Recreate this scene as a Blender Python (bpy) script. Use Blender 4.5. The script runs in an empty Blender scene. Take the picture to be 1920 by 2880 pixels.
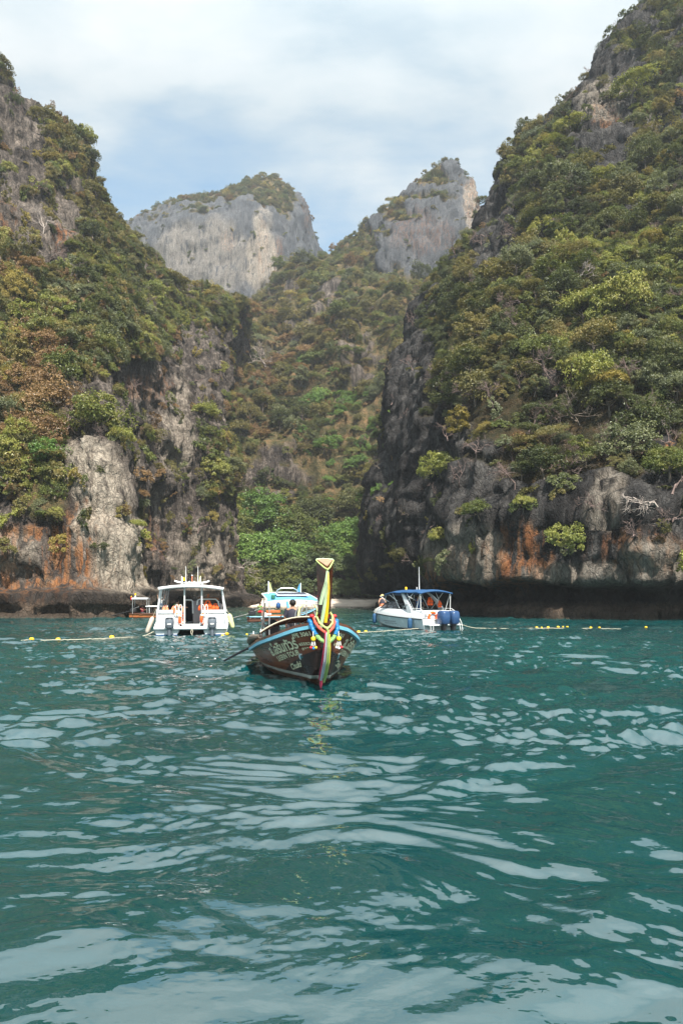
import bpy, math, random
import numpy as np
from mathutils import Vector, Matrix

scene = bpy.context.scene
COL = scene.collection
R = math.radians
random.seed(7)
rng = np.random.default_rng(11)

# ------------------------------------------------------------------ camera
FPX, CX, HY, CAM_H = 2000.0, 960.0, 1680.0, 2.15      # focal length, centre column, horizon row (pixels of the 1920 x 2880 photograph), eye height
cam_data = bpy.data.cameras.new("camera")
cam = bpy.data.objects.new("camera", cam_data)
COL.objects.link(cam)
cam.location = (0, 0, CAM_H)
cam.rotation_euler = (R(90), 0, 0)
cam_data.sensor_fit = 'VERTICAL'
cam_data.sensor_height = 36.0
cam_data.sensor_width = 24.0
cam_data.lens = FPX / 2880.0 * 36.0
cam_data.shift_y = (HY - 1440.0) / 2880.0
cam_data.clip_start = 0.1
cam_data.clip_end = 20000
scene.camera = cam

# ------------------------------------------------------------------ sun, sky, exposure
SUN_DIR = Vector((0.19, -0.57, 0.80)).normalized()     # towards the sun
sun_data = bpy.data.lights.new("sun", 'SUN')
sun_data.energy = 5.0
sun_data.angle = R(2.5)
sun_data.color = (1.0, 0.94, 0.85)
sun = bpy.data.objects.new("sun", sun_data)
COL.objects.link(sun)
sun.rotation_euler = (-SUN_DIR).to_track_quat('-Z', 'Y').to_euler()

world = bpy.data.worlds.new("World")
scene.world = world
world.use_nodes = True
SKY_STRENGTH = 0.057


def build_sky():
    nt = world.node_tree
    N, L = nt.nodes, nt.links
    N.clear()
    out = N.new('ShaderNodeOutputWorld')
    bg = N.new('ShaderNodeBackground')
    bg.inputs['Strength'].default_value = SKY_STRENGTH
    L.new(bg.outputs[0], out.inputs['Surface'])
    sky = N.new('ShaderNodeTexSky')
    sky.sky_type = 'NISHITA'
    sky.sun_disc = False
    sky.sun_elevation = math.asin(SUN_DIR.z)
    sky.sun_rotation = math.atan2(SUN_DIR.x, SUN_DIR.y)
    sky.air_density = 1.0
    sky.dust_density = 2.0
    tc = N.new('ShaderNodeTexCoord')
    sep = N.new('ShaderNodeSeparateXYZ')
    L.new(tc.outputs['Generated'], sep.inputs[0])

    def m(op, a, b=None, c=None, clamp=False):
        n = N.new('ShaderNodeMath')
        n.operation = op
        n.use_clamp = clamp
        for i, v in enumerate((a, b, c)):
            if v is None:
                continue
            if isinstance(v, (int, float)):
                n.inputs[i].default_value = v
            else:
                L.new(v, n.inputs[i])
        return n.outputs[0]
    z = m('MAXIMUM', sep.outputs['Z'], 0.0)
    den = m('ADD', z, 0.16)
    u = m('DIVIDE', sep.outputs['X'], den)
    v = m('DIVIDE', sep.outputs['Y'], den)
    comb = N.new('ShaderNodeCombineXYZ')
    L.new(u, comb.inputs[0]); L.new(v, comb.inputs[1])
    # soft wide sheets of cloud and finer torn streaks
    n1 = N.new('ShaderNodeTexNoise'); n1.inputs['Scale'].default_value = 2.1
    n1.inputs['Detail'].default_value = 7; n1.inputs['Roughness'].default_value = 0.52
    n1.inputs['Distortion'].default_value = 0.35
    mp = N.new('ShaderNodeMapping'); mp.inputs['Scale'].default_value = (1.0, 1.35, 1.0)
    mp.inputs['Rotation'].default_value = (0, 0, 0.5); mp.inputs['Location'].default_value = (3.1, 1.7, 0.0)
    L.new(comb.outputs[0], mp.inputs[0]); L.new(mp.outputs[0], n1.inputs['Vector'])
    n2 = N.new('ShaderNodeTexNoise'); n2.inputs['Scale'].default_value = 4.5
    n2.inputs['Detail'].default_value = 8; n2.inputs['Roughness'].default_value = 0.6
    mp2 = N.new('ShaderNodeMapping'); mp2.inputs['Scale'].default_value = (0.7, 1.6, 1.0)
    mp2.inputs['Location'].default_value = (9.0, 4.0, 0.0)
    L.new(comb.outputs[0], mp2.inputs[0]); L.new(mp2.outputs[0], n2.inputs['Vector'])
    # cover thins towards the horizon (blue gap between the peaks), closes overhead
    el = N.new('ShaderNodeMapRange'); el.inputs['From Min'].default_value = 0.36
    el.inputs['From Max'].default_value = 0.66
    el.inputs['To Min'].default_value = -0.06; el.inputs['To Max'].default_value = 0.34
    L.new(z, el.inputs['Value'])
    s = m('ADD', m('ADD', m('MULTIPLY', n1.outputs[0], 1.0), m('MULTIPLY', n2.outputs[0], 0.45)), el.outputs[0])
    cov = N.new('ShaderNodeMapRange'); cov.interpolation_type = 'SMOOTHSTEP'
    cov.inputs['From Min'].default_value = 0.52; cov.inputs['From Max'].default_value = 1.02
    L.new(s, cov.inputs['Value'])
    ramp = N.new('ShaderNodeValToRGB')
    ramp.color_ramp.elements[0].position = 0.40; ramp.color_ramp.elements[0].color = (4.6, 5.5, 6.0, 1)
    ramp.color_ramp.elements[1].position = 0.68; ramp.color_ramp.elements[1].color = (6.7, 7.05, 7.15, 1)
    L.new(m('ADD', n1.outputs[0], m('MULTIPLY', m('SUBTRACT', n2.outputs[0], 0.5), 0.45)), ramp.inputs[0])
    # an overcast sky is brighter overhead
    gain = N.new('ShaderNodeMapRange'); gain.inputs['From Min'].default_value = 0.56
    gain.inputs['From Max'].default_value = 1.0
    gain.inputs['To Min'].default_value = 0.98; gain.inputs['To Max'].default_value = 1.9
    L.new(z, gain.inputs['Value'])
    cl = N.new('ShaderNodeMix'); cl.data_type = 'RGBA'; cl.blend_type = 'MULTIPLY'
    cl.inputs['Factor'].default_value = 1.0
    L.new(ramp.outputs[0], cl.inputs[6]); L.new(gain.outputs[0], cl.inputs[7])
    # blue clear sky: Nishita, scaled to the same exposure
    sk = N.new('ShaderNodeMix'); sk.data_type = 'RGBA'; sk.blend_type = 'MULTIPLY'
    sk.inputs['Factor'].default_value = 1.0
    L.new(sky.outputs[0], sk.inputs[6]); sk.inputs[7].default_value = (1.55, 2.0, 1.9, 1)
    mix = N.new('ShaderNodeMix'); mix.data_type = 'RGBA'
    L.new(cov.outputs[0], mix.inputs['Factor'])
    L.new(sk.outputs[2], mix.inputs[6]); L.new(cl.outputs[2], mix.inputs[7])
    L.new(mix.outputs[2], bg.inputs['Color'])


build_sky()
scene.view_settings.view_transform = 'Standard'
scene.view_settings.look = 'None'
scene.view_settings.exposure = 1.22
scene.view_settings.gamma = 1.0
scene.view_settings.use_curve_mapping = False
scene.render.engine = 'CYCLES'
scene.cycles.use_denoising = True
scene.cycles.max_bounces = 5
scene.cycles.diffuse_bounces = 2
scene.cycles.glossy_bounces = 3
scene.cycles.transmission_bounces = 4
scene.cycles.transparent_max_bounces = 6
scene.cycles.volume_bounces = 0
scene.cycles.caustics_reflective = False
scene.cycles.caustics_refractive = False


# ------------------------------------------------------------------ helpers
def W(px, py, Y):
    """A point of the place seen at photo pixel (px, py), at distance Y from the camera."""
    return np.array([(px - CX) * Y / FPX, Y, CAM_H - (py - HY) * Y / FPX])


def _hash(ix, iy, iz, seed):
    h = (ix.astype(np.uint32) * np.uint32(374761393) + iy.astype(np.uint32) * np.uint32(668265263)
         + iz.astype(np.uint32) * np.uint32(2147483647) + np.uint32(seed * 974711 + 13))
    h = (h ^ (h >> np.uint32(13))) * np.uint32(1274126177)
    h = h ^ (h >> np.uint32(16))
    return (h & np.uint32(0xFFFF)).astype(np.float32) / 32767.5 - 1.0


def noise3(p, scale, seed=0):
    """Smooth value noise in -1..1; scale may be a 3-vector (metres per cell)."""
    q = (p / np.asarray(scale, dtype=np.float64)).astype(np.float64) + 1000.0
    i = np.floor(q).astype(np.int64)
    f = (q - i).astype(np.float32)
    f = f * f * f * (f * (f * 6 - 15) + 10)
    x, y, z = i[..., 0], i[..., 1], i[..., 2]
    r = 0
    for dx in (0, 1):
        wx = f[..., 0] if dx else 1 - f[..., 0]
        for dy in (0, 1):
            wy = f[..., 1] if dy else 1 - f[..., 1]
            for dz in (0, 1):
                wz = f[..., 2] if dz else 1 - f[..., 2]
                r = r + wx * wy * wz * _hash(x + dx, y + dy, z + dz, seed)
    return r


def fbm(p, scale, octaves=4, gain=0.5, seed=0):
    scale = np.asarray(scale, dtype=np.float64)
    r, a, t = 0, 1.0, 0
    for o in range(octaves):
        r = r + a * noise3(p, scale / (2.0 ** o), seed + o * 17)
        t += a
        a *= gain
    return r / t


def sstep(a, b, x):
    t = np.clip((x - a) / (b - a), 0, 1)
    return t * t * (3 - 2 * t)


def crom(pts, n):
    """Catmull-Rom through the rows of pts (k, d), resampled at n points evenly by arc length."""
    pts = np.asarray(pts, dtype=np.float64)
    k = len(pts)
    ext = np.vstack([2 * pts[0] - pts[1], pts, 2 * pts[-1] - pts[-2]])
    out = []
    for i in range(k - 1):
        p0, p1, p2, p3 = ext[i:i + 4]
        t = np.linspace(0, 1, 24, endpoint=(i == k - 2))[:, None]
        out.append(0.5 * ((2 * p1) + (-p0 + p2) * t + (2 * p0 - 5 * p1 + 4 * p2 - p3) * t ** 2
                          + (-p0 + 3 * p1 - 3 * p2 + p3) * t ** 3))
    c = np.vstack(out)
    d = np.r_[0, np.cumsum(np.linalg.norm(np.diff(c[:, :3], axis=0), axis=1))]
    s = np.linspace(0, d[-1], n)
    return np.stack([np.interp(s, d, c[:, j]) for j in range(c.shape[1])], 1)


def mesh_from(name, verts, faces, smooth=True):
    me = bpy.data.meshes.new(name)
    verts = np.asarray(verts, dtype=np.float32)
    faces = np.asarray(faces, dtype=np.int32)
    nv, nf, k = len(verts), len(faces), faces.shape[1]
    me.vertices.add(nv)
    me.vertices.foreach_set("co", verts.ravel())
    me.loops.add(nf * k)
    me.loops.foreach_set("vertex_index", faces.ravel())
    me.polygons.add(nf)
    me.polygons.foreach_set("loop_start", np.arange(0, nf * k, k, dtype=np.int32))
    me.polygons.foreach_set("loop_total", np.full(nf, k, dtype=np.int32))
    me.polygons.foreach_set("use_smooth", np.full(nf, smooth, dtype=bool))
    me.update(calc_edges=True)
    return me


def grid_faces(nu, nv, wrap=False):
    """Quads of a grid whose vertex index is u*nv+v."""
    a = np.arange(nu * nv).reshape(nu, nv)
    if wrap:
        a = np.vstack([a, a[:1]])
    return np.stack([a[:-1, :-1], a[1:, :-1], a[1:, 1:], a[:-1, 1:]], -1).reshape(-1, 4)


def attr(me, name, vals):
    at = me.attributes.new(name, 'FLOAT', 'POINT')
    at.data.foreach_set("value", np.asarray(vals, dtype=np.float32))


def link(name, me, mat=None, parent=None):
    o = bpy.data.objects.new(name, me)
    COL.objects.link(o)
    if mat is not None:
        me.materials.append(mat)
    if parent is not None:
        o.parent = parent
    return o


def empty(name, loc=(0, 0, 0), rz=0.0):
    o = bpy.data.objects.new(name, None)
    COL.objects.link(o)
    o.empty_display_size = 0.3
    o.location = loc
    o.rotation_euler = (0, 0, rz)
    return o


def tag(o, label=None, cat=None, group=None, kind=None):
    if label: o['label'] = label
    if cat: o['category'] = cat
    if group: o['group'] = group
    if kind: o['kind'] = kind
    return o


# ------------------------------------------------------------------ material helpers
class MT:
    """Small builder for node materials."""
    def __init__(self, name):
        self.m = bpy.data.materials.new(name)
        self.m.use_nodes = True
        self.nt = self.m.node_tree
        self.N, self.L = self.nt.nodes, self.nt.links
        self.b = self.N['Principled BSDF']
        self.out = self.N['Material Output']

    def node(self, t, **kw):
        n = self.N.new(t)
        for k, v in kw.items():
            setattr(n, k, v)
        return n

    def put(self, v, sock):
        if isinstance(v, (int, float)):
            sock.default_value = v
        elif isinstance(v, (tuple, list)):
            sock.default_value = tuple(v) if len(v) != 3 or sock.type == 'VECTOR' else tuple(v) + (1,)
        else:
            self.L.new(v, sock)

    def math(self, op, a, b=None, clamp=False):
        n = self.node('ShaderNodeMath', operation=op)
        n.use_clamp = clamp
        self.put(a, n.inputs[0])
        if b is not None:
            self.put(b, n.inputs[1])
        return n.outputs[0]

    def mix(self, f, a, b, blend='MIX'):
        n = self.node('ShaderNodeMix', data_type='RGBA', blend_type=blend)
        self.put(f, n.inputs['Factor']); self.put(a, n.inputs[6]); self.put(b, n.inputs[7])
        return n.outputs[2]

    def pos(self, scale=(1, 1, 1), kind='pos'):
        if kind == 'pos':
            v = self.node('ShaderNodeNewGeometry').outputs['Position']
        else:
            v = self.node('ShaderNodeTexCoord').outputs['Object']
        mp = self.node('ShaderNodeMapping')
        mp.inputs['Scale'].default_value = scale
        self.L.new(v, mp.inputs[0])
        return mp.outputs[0]

    def noise(self, vec, scale=1.0, detail=4, rough=0.55, dist=0.0):
        n = self.node('ShaderNodeTexNoise')
        n.inputs['Scale'].default_value = scale
        n.inputs['Detail'].default_value = detail
        n.inputs['Roughness'].default_value = rough
        n.inputs['Distortion'].default_value = dist
        self.L.new(vec, n.inputs['Vector'])
        return n.outputs[0]

    def ramp(self, f, stops, interp='LINEAR'):
        n = self.node('ShaderNodeValToRGB')
        e = n.color_ramp.elements
        n.color_ramp.interpolation = interp
        while len(e) < len(stops):
            e.new(0.5)
        for i, (p, c) in enumerate(stops):
            e[i].position = p
            e[i].color = tuple(c) + (1,) if len(c) == 3 else tuple(c)
        self.put(f, n.inputs[0])
        return n.outputs[0]

    def rng(self, v, a, b, c=0.0, d=1.0, smooth=True):
        n = self.node('ShaderNodeMapRange')
        if smooth:
            n.interpolation_type = 'SMOOTHSTEP'
        self.put(v, n.inputs['Value'])
        for k, x in zip(('From Min', 'From Max', 'To Min', 'To Max'), (a, b, c, d)):
            n.inputs[k].default_value = x
        return n.outputs[0]

    def attr(self, name):
        return self.node('ShaderNodeAttribute', attribute_name=name).outputs['Fac']

    def bump(self, h, strength=0.5, dist=0.1):
        n = self.node('ShaderNodeBump')
        n.inputs['Strength'].default_value = strength
        n.inputs['Distance'].default_value = dist
        self.L.new(h, n.inputs['Height'])
        self.L.new(n.outputs[0], self.b.inputs['Normal'])

    def set(self, color=None, rough=None, spec=None, metal=None, **kw):
        if color is not None: self.put(color, self.b.inputs['Base Color'])
        if rough is not None: self.put(rough, self.b.inputs['Roughness'])
        if spec is not None: self.put(spec, self.b.inputs['Specular IOR Level'])
        if metal is not None: self.put(metal, self.b.inputs['Metallic'])
        for k, v in kw.items():
            self.put(v, self.b.inputs[k.replace('_', ' ')])
        return self.m


def paint(name, color, rough=0.4, var=0.12, scale=3.0, spec=0.4, metal=0.0, grime=0.0, grime_col=(0.25, 0.22, 0.18)):
    """Solid coat with slight uneven tone, fine relief and optional grime blotches."""
    t = MT(name)
    v = t.pos(kind='obj')
    n = t.noise(v, scale, 5, 0.6)
    lo = tuple(c * (1 - var) for c in color)
    hi = tuple(min(1, c * (1 + var)) for c in color)
    c = t.ramp(n, [(0.3, lo), (0.7, hi)])
    if grime:
        g = t.noise(t.pos((1, 1, 0.35), 'obj'), scale * 2.3, 6, 0.7)
        c = t.mix(t.rng(g, 0.55, 0.8, 0, grime), c, grime_col)
    t.set(c, t.rng(n, 0.2, 0.8, rough * 0.85, min(1, rough * 1.2)), spec, metal)
    t.bump(t.noise(v, scale * 12, 2), 0.08, 0.02)
    return t.m
# ------------------------------------------------------------------ cliffs and hills
def terrain_material(name, dark=1.0, bluish=0.0, soil=1.0, warm_k=(1, 1, 1)):
    t = MT(name)
    rock = t.attr("rock"); rust = t.attr("rust"); pale = t.attr("pale"); undercut = t.attr("undercut")
    streak = t.noise(t.pos((0.85, 0.85, 0.085)), 1.0, 7, 0.62, 0.25)
    fine = t.noise(t.pos((2.6, 2.6, 0.6)), 1.0, 6, 0.68)
    blot = t.noise(t.pos((0.16, 0.16, 0.11)), 1.0, 5, 0.6)
    s = t.math('ADD', t.math('MULTIPLY', streak, 0.62), t.math('MULTIPLY', fine, 0.42))
    s = t.math('ADD', s, t.math('MULTIPLY', t.math('SUBTRACT', blot, 0.5), 0.5))
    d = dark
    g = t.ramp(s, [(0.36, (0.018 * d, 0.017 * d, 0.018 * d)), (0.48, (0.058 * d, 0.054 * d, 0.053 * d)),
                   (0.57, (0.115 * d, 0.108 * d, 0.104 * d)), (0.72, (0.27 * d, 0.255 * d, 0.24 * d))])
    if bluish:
        g = t.mix(bluish, g, (0.125, 0.142, 0.165))  # distance haze put into the rock colour as a flat grey-blue
    g = t.mix(1.0, g, warm_k, 'MULTIPLY')
    st2 = t.noise(t.pos((1.5, 1.5, 0.07)), 1.0, 5, 0.55, 0.2)
    warm = t.ramp(t.noise(t.pos((0.5, 0.5, 0.2)), 1.0, 5, 0.6), [(0.3, (0.22, 0.075, 0.026)), (0.5, (0.31, 0.135, 0.055)), (0.7, (0.28, 0.185, 0.11))])
    rm = t.math('MULTIPLY', rust, t.rng(st2, 0.43, 0.62))
    g = t.mix(rm, g, warm)
    cream = t.ramp(fine, [(0.3, (0.25, 0.205, 0.16)), (0.6, (0.50, 0.43, 0.345))])
    pm = t.math('MULTIPLY', pale, t.rng(t.math('ADD', t.math('MULTIPLY', streak, 0.7), t.math('MULTIPLY', blot, 0.4)), 0.41, 0.55))
    g = t.mix(pm, g, cream)
    gn = t.noise(t.pos((0.35, 0.35, 0.35)), 1.0, 7, 0.65)
    gn2 = t.noise(t.pos((2.2, 2.2, 2.2)), 1.0, 4, 0.7)
    ground = t.ramp(t.math('ADD', t.math('MULTIPLY', gn, 0.7), t.math('MULTIPLY', gn2, 0.3)),
                    [(0.36, (0.030 * soil, 0.030 * soil, 0.014 * soil)), (0.47, (0.070 * soil, 0.064 * soil, 0.028 * soil)), (0.56, (0.14 * soil, 0.098 * soil, 0.048 * soil)), (0.68, (0.24 * soil, 0.14 * soil, 0.062 * soil))])
    c = t.mix(rock, ground, g)
    zz = t.node('ShaderNodeSeparateXYZ'); t.L.new(t.pos(), zz.inputs[0])
    zw = t.math('ADD', zz.outputs['Z'], t.math('MULTIPLY', t.math('SUBTRACT', fine, 0.5), 1.2))
    undercut_tone = t.ramp(t.rng(zw, -0.2, 3.6, 0, 1, False), [(0.04, (0.10, 0.085, 0.062)), (0.12, (0.070, 0.052, 0.038)), (0.34, (0.125, 0.088, 0.062)), (0.52, (0.030, 0.023, 0.019)), (0.8, (0.030, 0.025, 0.022))])  # undercut colours by height: darkest below the lip, browner towards the water
    c = t.mix(t.math('MULTIPLY', undercut, 0.85), c, undercut_tone)
    def cracks(scale, jitter, w0, w1):
        v = t.node('ShaderNodeTexVoronoi', feature='DISTANCE_TO_EDGE')
        v.inputs['Scale'].default_value = 1.0
        wob = t.node('ShaderNodeMix', data_type='VECTOR', factor_mode='UNIFORM')
        nz = t.node('ShaderNodeTexNoise'); nz.inputs['Scale'].default_value = 0.9; nz.inputs['Detail'].default_value = 4
        t.L.new(t.pos(), nz.inputs['Vector'])
        ad = t.node('ShaderNodeVectorMath', operation='MULTIPLY_ADD')
        t.L.new(nz.outputs['Color'], ad.inputs[0]); ad.inputs[1].default_value = (jitter,) * 3
        t.L.new(t.pos(scale), ad.inputs[2])
        t.L.new(ad.outputs[0], v.inputs['Vector'])
        return t.rng(v.outputs['Distance'], w0, w1)
    k1 = cracks((0.62, 0.62, 0.16), 1.1, 0.0, 0.09)
    k2 = cracks((1.7, 1.7, 0.75), 0.9, 0.0, 0.10)
    kk = t.math('MULTIPLY', t.math('MULTIPLY_ADD', k1, 0.48), t.math('MULTIPLY_ADD', k2, 0.4))
    kk.node.inputs[0].links[0].from_node.inputs[2].default_value = 0.52
    kk.node.inputs[1].links[0].from_node.inputs[2].default_value = 0.6
    crag = t.noise(t.pos((1.6, 1.6, 1.1)), 1.0, 9, 0.72, 0.2)
    dirt_cracks = t.mix(t.math('MULTIPLY', rock, t.math('SUBTRACT', 1.0, kk)), c, t.mix(0.75, c, (0.012, 0.011, 0.010)))  # rock colour darkened along the crack lines
    c = dirt_cracks
    h = t.math('ADD', t.math('MULTIPLY', streak, 0.7), t.math('MULTIPLY', crag, 1.1))
    h = t.math('ADD', h, t.math('MULTIPLY', kk, 0.35))
    t.set(c, 0.92, 0.15)
    t.bump(h, 1.0, 0.7)
    return t.m


MASS = {}


def build_mass(name, cols, nu, nv, mat, label=None, lip0=3.5, disp=(5.0, 2.0, 0.8, 0.3), rock_bias=0.0, rocks=(), rusts=(), pales=(),
               greens=(), back=((30, -8), (70, -90)), notch=0.0, vpow=1.25, seed=0, nscale=1.0, steep0=0.55):
    K = len(cols)
    P = []
    for c in cols:
        pts = [W(*p) for p in c]
        low = pts[0].copy(); low[2] = min(low[2], 0.0) - 4.0
        pts.insert(0, low)
        top = pts[-1]
        for dy, dz in back:
            q = top.copy(); q[1] += dy; q[2] += dz; q[0] *= q[1] / top[1] * 1.0
            pts.append(q)
        dense = crom(pts, 400)
        s = np.linspace(0, 1, nv) ** vpow
        P.append(np.stack([np.interp(s, np.linspace(0, 1, 400), dense[:, j]) for j in range(3)], 1))
    P = np.array(P)                                   # K, nv, 3
    # common column parameter, spaced by mean arc length
    half = P[:, :int(nv * 0.75)]
    d = np.r_[0, np.cumsum(np.linalg.norm(np.diff(half, axis=0), axis=2).mean(1) + 3.0)]
    tt = np.interp(np.linspace(0, d[-1], nu), d, np.arange(K))
    ext = np.concatenate([2 * P[:1] - P[1:2], P, 2 * P[-1:] - P[-2:-1]], 0)
    i = np.minimum(tt.astype(int), K - 2)
    f = (tt - i)[:, None, None]
    p0, p1, p2, p3 = ext[i], ext[i + 1], ext[i + 2], ext[i + 3]
    G = 0.5 * ((2 * p1) + (-p0 + p2) * f + (2 * p0 - 5 * p1 + 4 * p2 - p3) * f ** 2 + (-p0 + 3 * p1 - 3 * p2 + p3) * f ** 3)

    def normals(G):
        du = np.gradient(G, axis=0); dv = np.gradient(G, axis=1)
        n = np.cross(du, dv)
        n /= np.linalg.norm(n, axis=2, keepdims=True) + 1e-9
        return n
    N0 = normals(G)
    if np.median(N0[..., 1]) > 0:
        sgn = -1.0
    else:
        sgn = 1.0
    N0 = N0 * sgn
    px = CX + G[..., 0] * FPX / G[..., 1]
    py = HY - (G[..., 2] - CAM_H) * FPX / G[..., 1]

    def patches(lst):
        f = np.zeros(G.shape[:2])
        wob = fbm(G, (9, 9, 14), 3, 0.6, seed + 71) * 0.9
        for (x, y, rx, ry, v) in lst:
            dd = np.sqrt(((px - x) / rx) ** 2 + ((py - y) / ry) ** 2) + wob * 0.45
            f = np.maximum(f, v * sstep(1.15, 0.75, dd)) if v > 0 else np.minimum(f, v * sstep(1.15, 0.75, dd))
        return f
    ns = nscale
    big = fbm(G, np.array((24, 24, 30)) * ns, 3, 0.5, seed + 1)
    mid = fbm(G, np.array((7.5, 7.5, 8)) * ns, 3, 0.55, seed + 2)
    G1 = G + N0 * (big * disp[0] + mid * disp[1])[..., None]
    N1 = normals(G1) * sgn
    steep = sstep(0.62, 0.12, N1[..., 2])
    rn = fbm(G, np.array((11, 11, 17)) * ns, 4, 0.6, seed + 3)
    rock = steep * steep0 + rn * 0.9 + rock_bias + patches([(x, y, rx * 1.2, ry * 1.2, v * 1.4) for x, y, rx, ry, v in rocks]) + patches(greens)
    rock = sstep(0.42, 0.60, rock)
    flute = 1 - 2 * np.abs(fbm(G1, np.array((2.4, 2.4, 17)) * ns, 3, 0.55, seed + 4))
    crack = 1 - 2 * np.abs(fbm(G1, np.array((1.5, 1.5, 3.2)) * ns, 3, 0.6, seed + 5))
    ledge = fbm(G1, np.array((7, 7, 1.6)) * ns, 2, 0.5, seed + 6)
    lump = fbm(G1, np.array((2.2, 2.2, 2.2)) * ns, 3, 0.6, seed + 7)
    D = rock * (flute * disp[2] + crack * disp[3] + ledge * disp[2] * 0.5) + (1 - rock) * (lump * disp[2] * 0.9 + ledge * disp[2] * 0.3)
    out = N1.copy()
    out[..., 2] *= 0.5
    G2 = G1 + out * D[..., None]
    undercut = np.zeros(G.shape[:2])
    chip = 1 - 2 * np.abs(fbm(G1, np.array((1.0, 1.0, 1.0)) * ns, 3, 0.65, seed + 12))
    G2 = G2 + out * (rock * chip * disp[3] * 0.7)[..., None]
    if notch:
        z = G2[..., 2]
        lip = lip0 + 0.8 * noise3(G2, (9, 9, 50), seed + 8) + 0.4 * noise3(G2, (2.5, 2.5, 50), seed + 9)
        k = z / lip
        prof = np.where(k > 1.0, 0.0, np.where(k > 0.5, sstep(1.0, 0.84, k), 0.62 + 0.38 * sstep(0.25, 0.5, k)))
        hn = N0.copy(); hn[..., 2] = 0
        hn /= np.linalg.norm(hn, axis=2, keepdims=True) + 1e-9
        G2 = G2 - hn * (prof * notch * (0.85 + 0.3 * noise3(G2, (5, 5, 30), seed + 10) + 0.22 * fbm(G2, (2.2, 2.2, 1.0), 4, 0.65, seed + 11)))[..., None]
        undercut = sstep(1.05, 0.8, k)
        rock = np.maximum(rock, sstep(1.9, 1.3, k))
    faces = grid_faces(nu, nv)
    if sgn < 0:
        faces = faces[:, ::-1]
    me = mesh_from(name, G2.reshape(-1, 3), faces)
    attr(me, "rock", rock.ravel())
    attr(me, "rust", np.clip(patches(rusts), 0, 1).ravel())
    attr(me, "pale", np.clip(patches(pales), 0, 1).ravel())
    attr(me, "undercut", undercut.ravel())
    o = link(name, me, mat)
    tag(o, label, None, None, 'structure')
    MASS[name] = dict(P=G2, N=normals(G2) * sgn, rock=rock, px=CX + G2[..., 0] * FPX / G2[..., 1],
                      py=HY - (G2[..., 2] - CAM_H) * FPX / G2[..., 1], obj=o)
    return o


M_ROCK = terrain_material("cliff_rock", 1.0, 0.0, 1.0, (1.16, 1.02, 0.90))
M_ROCK_DARK = terrain_material("cliff_rock_dark", 0.50, 0.0, 0.42)  # right cliff: darker rock, with the wall's shade put into the colour too
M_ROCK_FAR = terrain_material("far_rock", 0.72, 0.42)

# the left cliff: two buttresses, the second standing back behind a recess
build_mass("left_cliff", [
    [(-900, 1758, 58), (-900, 1400, 62), (-800, 700, 90), (-600, -100, 150)],
    [(-330, 1745, 68), (-330, 1450, 70), (-300, 900, 98), (-220, 80, 150)],
    [(-10, 1742, 74), (-10, 1480, 76), (0, 1180, 86), (0, 800, 112), (0, 222, 150)],
    [(190, 1740, 76), (195, 1480, 78), (195, 1220, 84), (170, 900, 110), (150, 610, 130), (118, 300, 152)],
    [(322, 1738, 79), (318, 1480, 80), (318, 1220, 86), (300, 980, 104), (280, 720, 136), (255, 412, 158)],
    [(352, 1726, 95), (362, 1480, 99), (372, 1180, 106), (350, 960, 122), (330, 800, 142), (303, 560, 163)],
    [(440, 1718, 112), (450, 1460, 116), (455, 1150, 126), (440, 960, 142), (410, 820, 156), (372, 652, 172)],
    [(560, 1711, 132), (555, 1450, 136), (545, 1180, 142), (520, 1020, 154), (500, 930, 166), (468, 772, 180)],
    [(652, 1708, 150), (640, 1520, 152), (618, 1330, 154), (600, 1140, 160), (590, 1000, 170), (555, 818, 190)],
    [(662, 1706, 163), (650, 1520, 164), (632, 1340, 166), (620, 1150, 172), (625, 1000, 184), (640, 832, 205)],
    [(600, 1704, 190), (600, 1400, 192), (600, 1150, 200), (640, 990, 214), (700, 850, 232)],
], 300, 470, M_ROCK, disp=(5.0, 2.8, 1.1, 0.42), rock_bias=-0.07, notch=2.2, lip0=2.9, seed=100,
    rocks=[(60, 420, 70, 100, .8), (60, 340, 50, 90, .7), (150, 620, 80, 90, .7), (20, 560, 50, 90, .5), (120, 700, 70, 60, .4),
           (265, 1360, 95, 200, 1.2), (120, 1600, 330, 110, 1.3), (300, 1590, 80, 150, 1.3), (520, 1200, 60, 220, .8), (430, 1090, 110, 80, .5),
           (610, 1580, 90, 160, 1.2), (630, 1020, 60, 90, .9), (470, 1600, 120, 110, .9), (430, 1400, 40, 130, .6), (30, 1480, 60, 80, .4)],
    rusts=[(110, 1590, 260, 110, 1.2), (235, 1480, 70, 90, .8), (470, 1500, 40, 90, .5), (170, 660, 40, 60, .7), (20, 600, 30, 60, .6), (430, 1080, 80, 40, .4), (90, 1100, 60, 110, .3)],
    pales=[(325, 1580, 65, 150, 1.0), (255, 1400, 70, 160, .85), (200, 1330, 30, 120, .7), (520, 1200, 30, 150, .45), (180, 620, 50, 40, .4), (600, 1600, 60, 120, .4), (30, 1560, 80, 60, .4)],
    greens=[(80, 1250, 130, 150, -.5), (110, 950, 150, 180, -.5), (330, 900, 150, 120, -.5), (240, 1200, 90, 60, -.5), (380, 1360, 50, 120, -.35), (560, 1330, 40, 170, -.4)])

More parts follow.
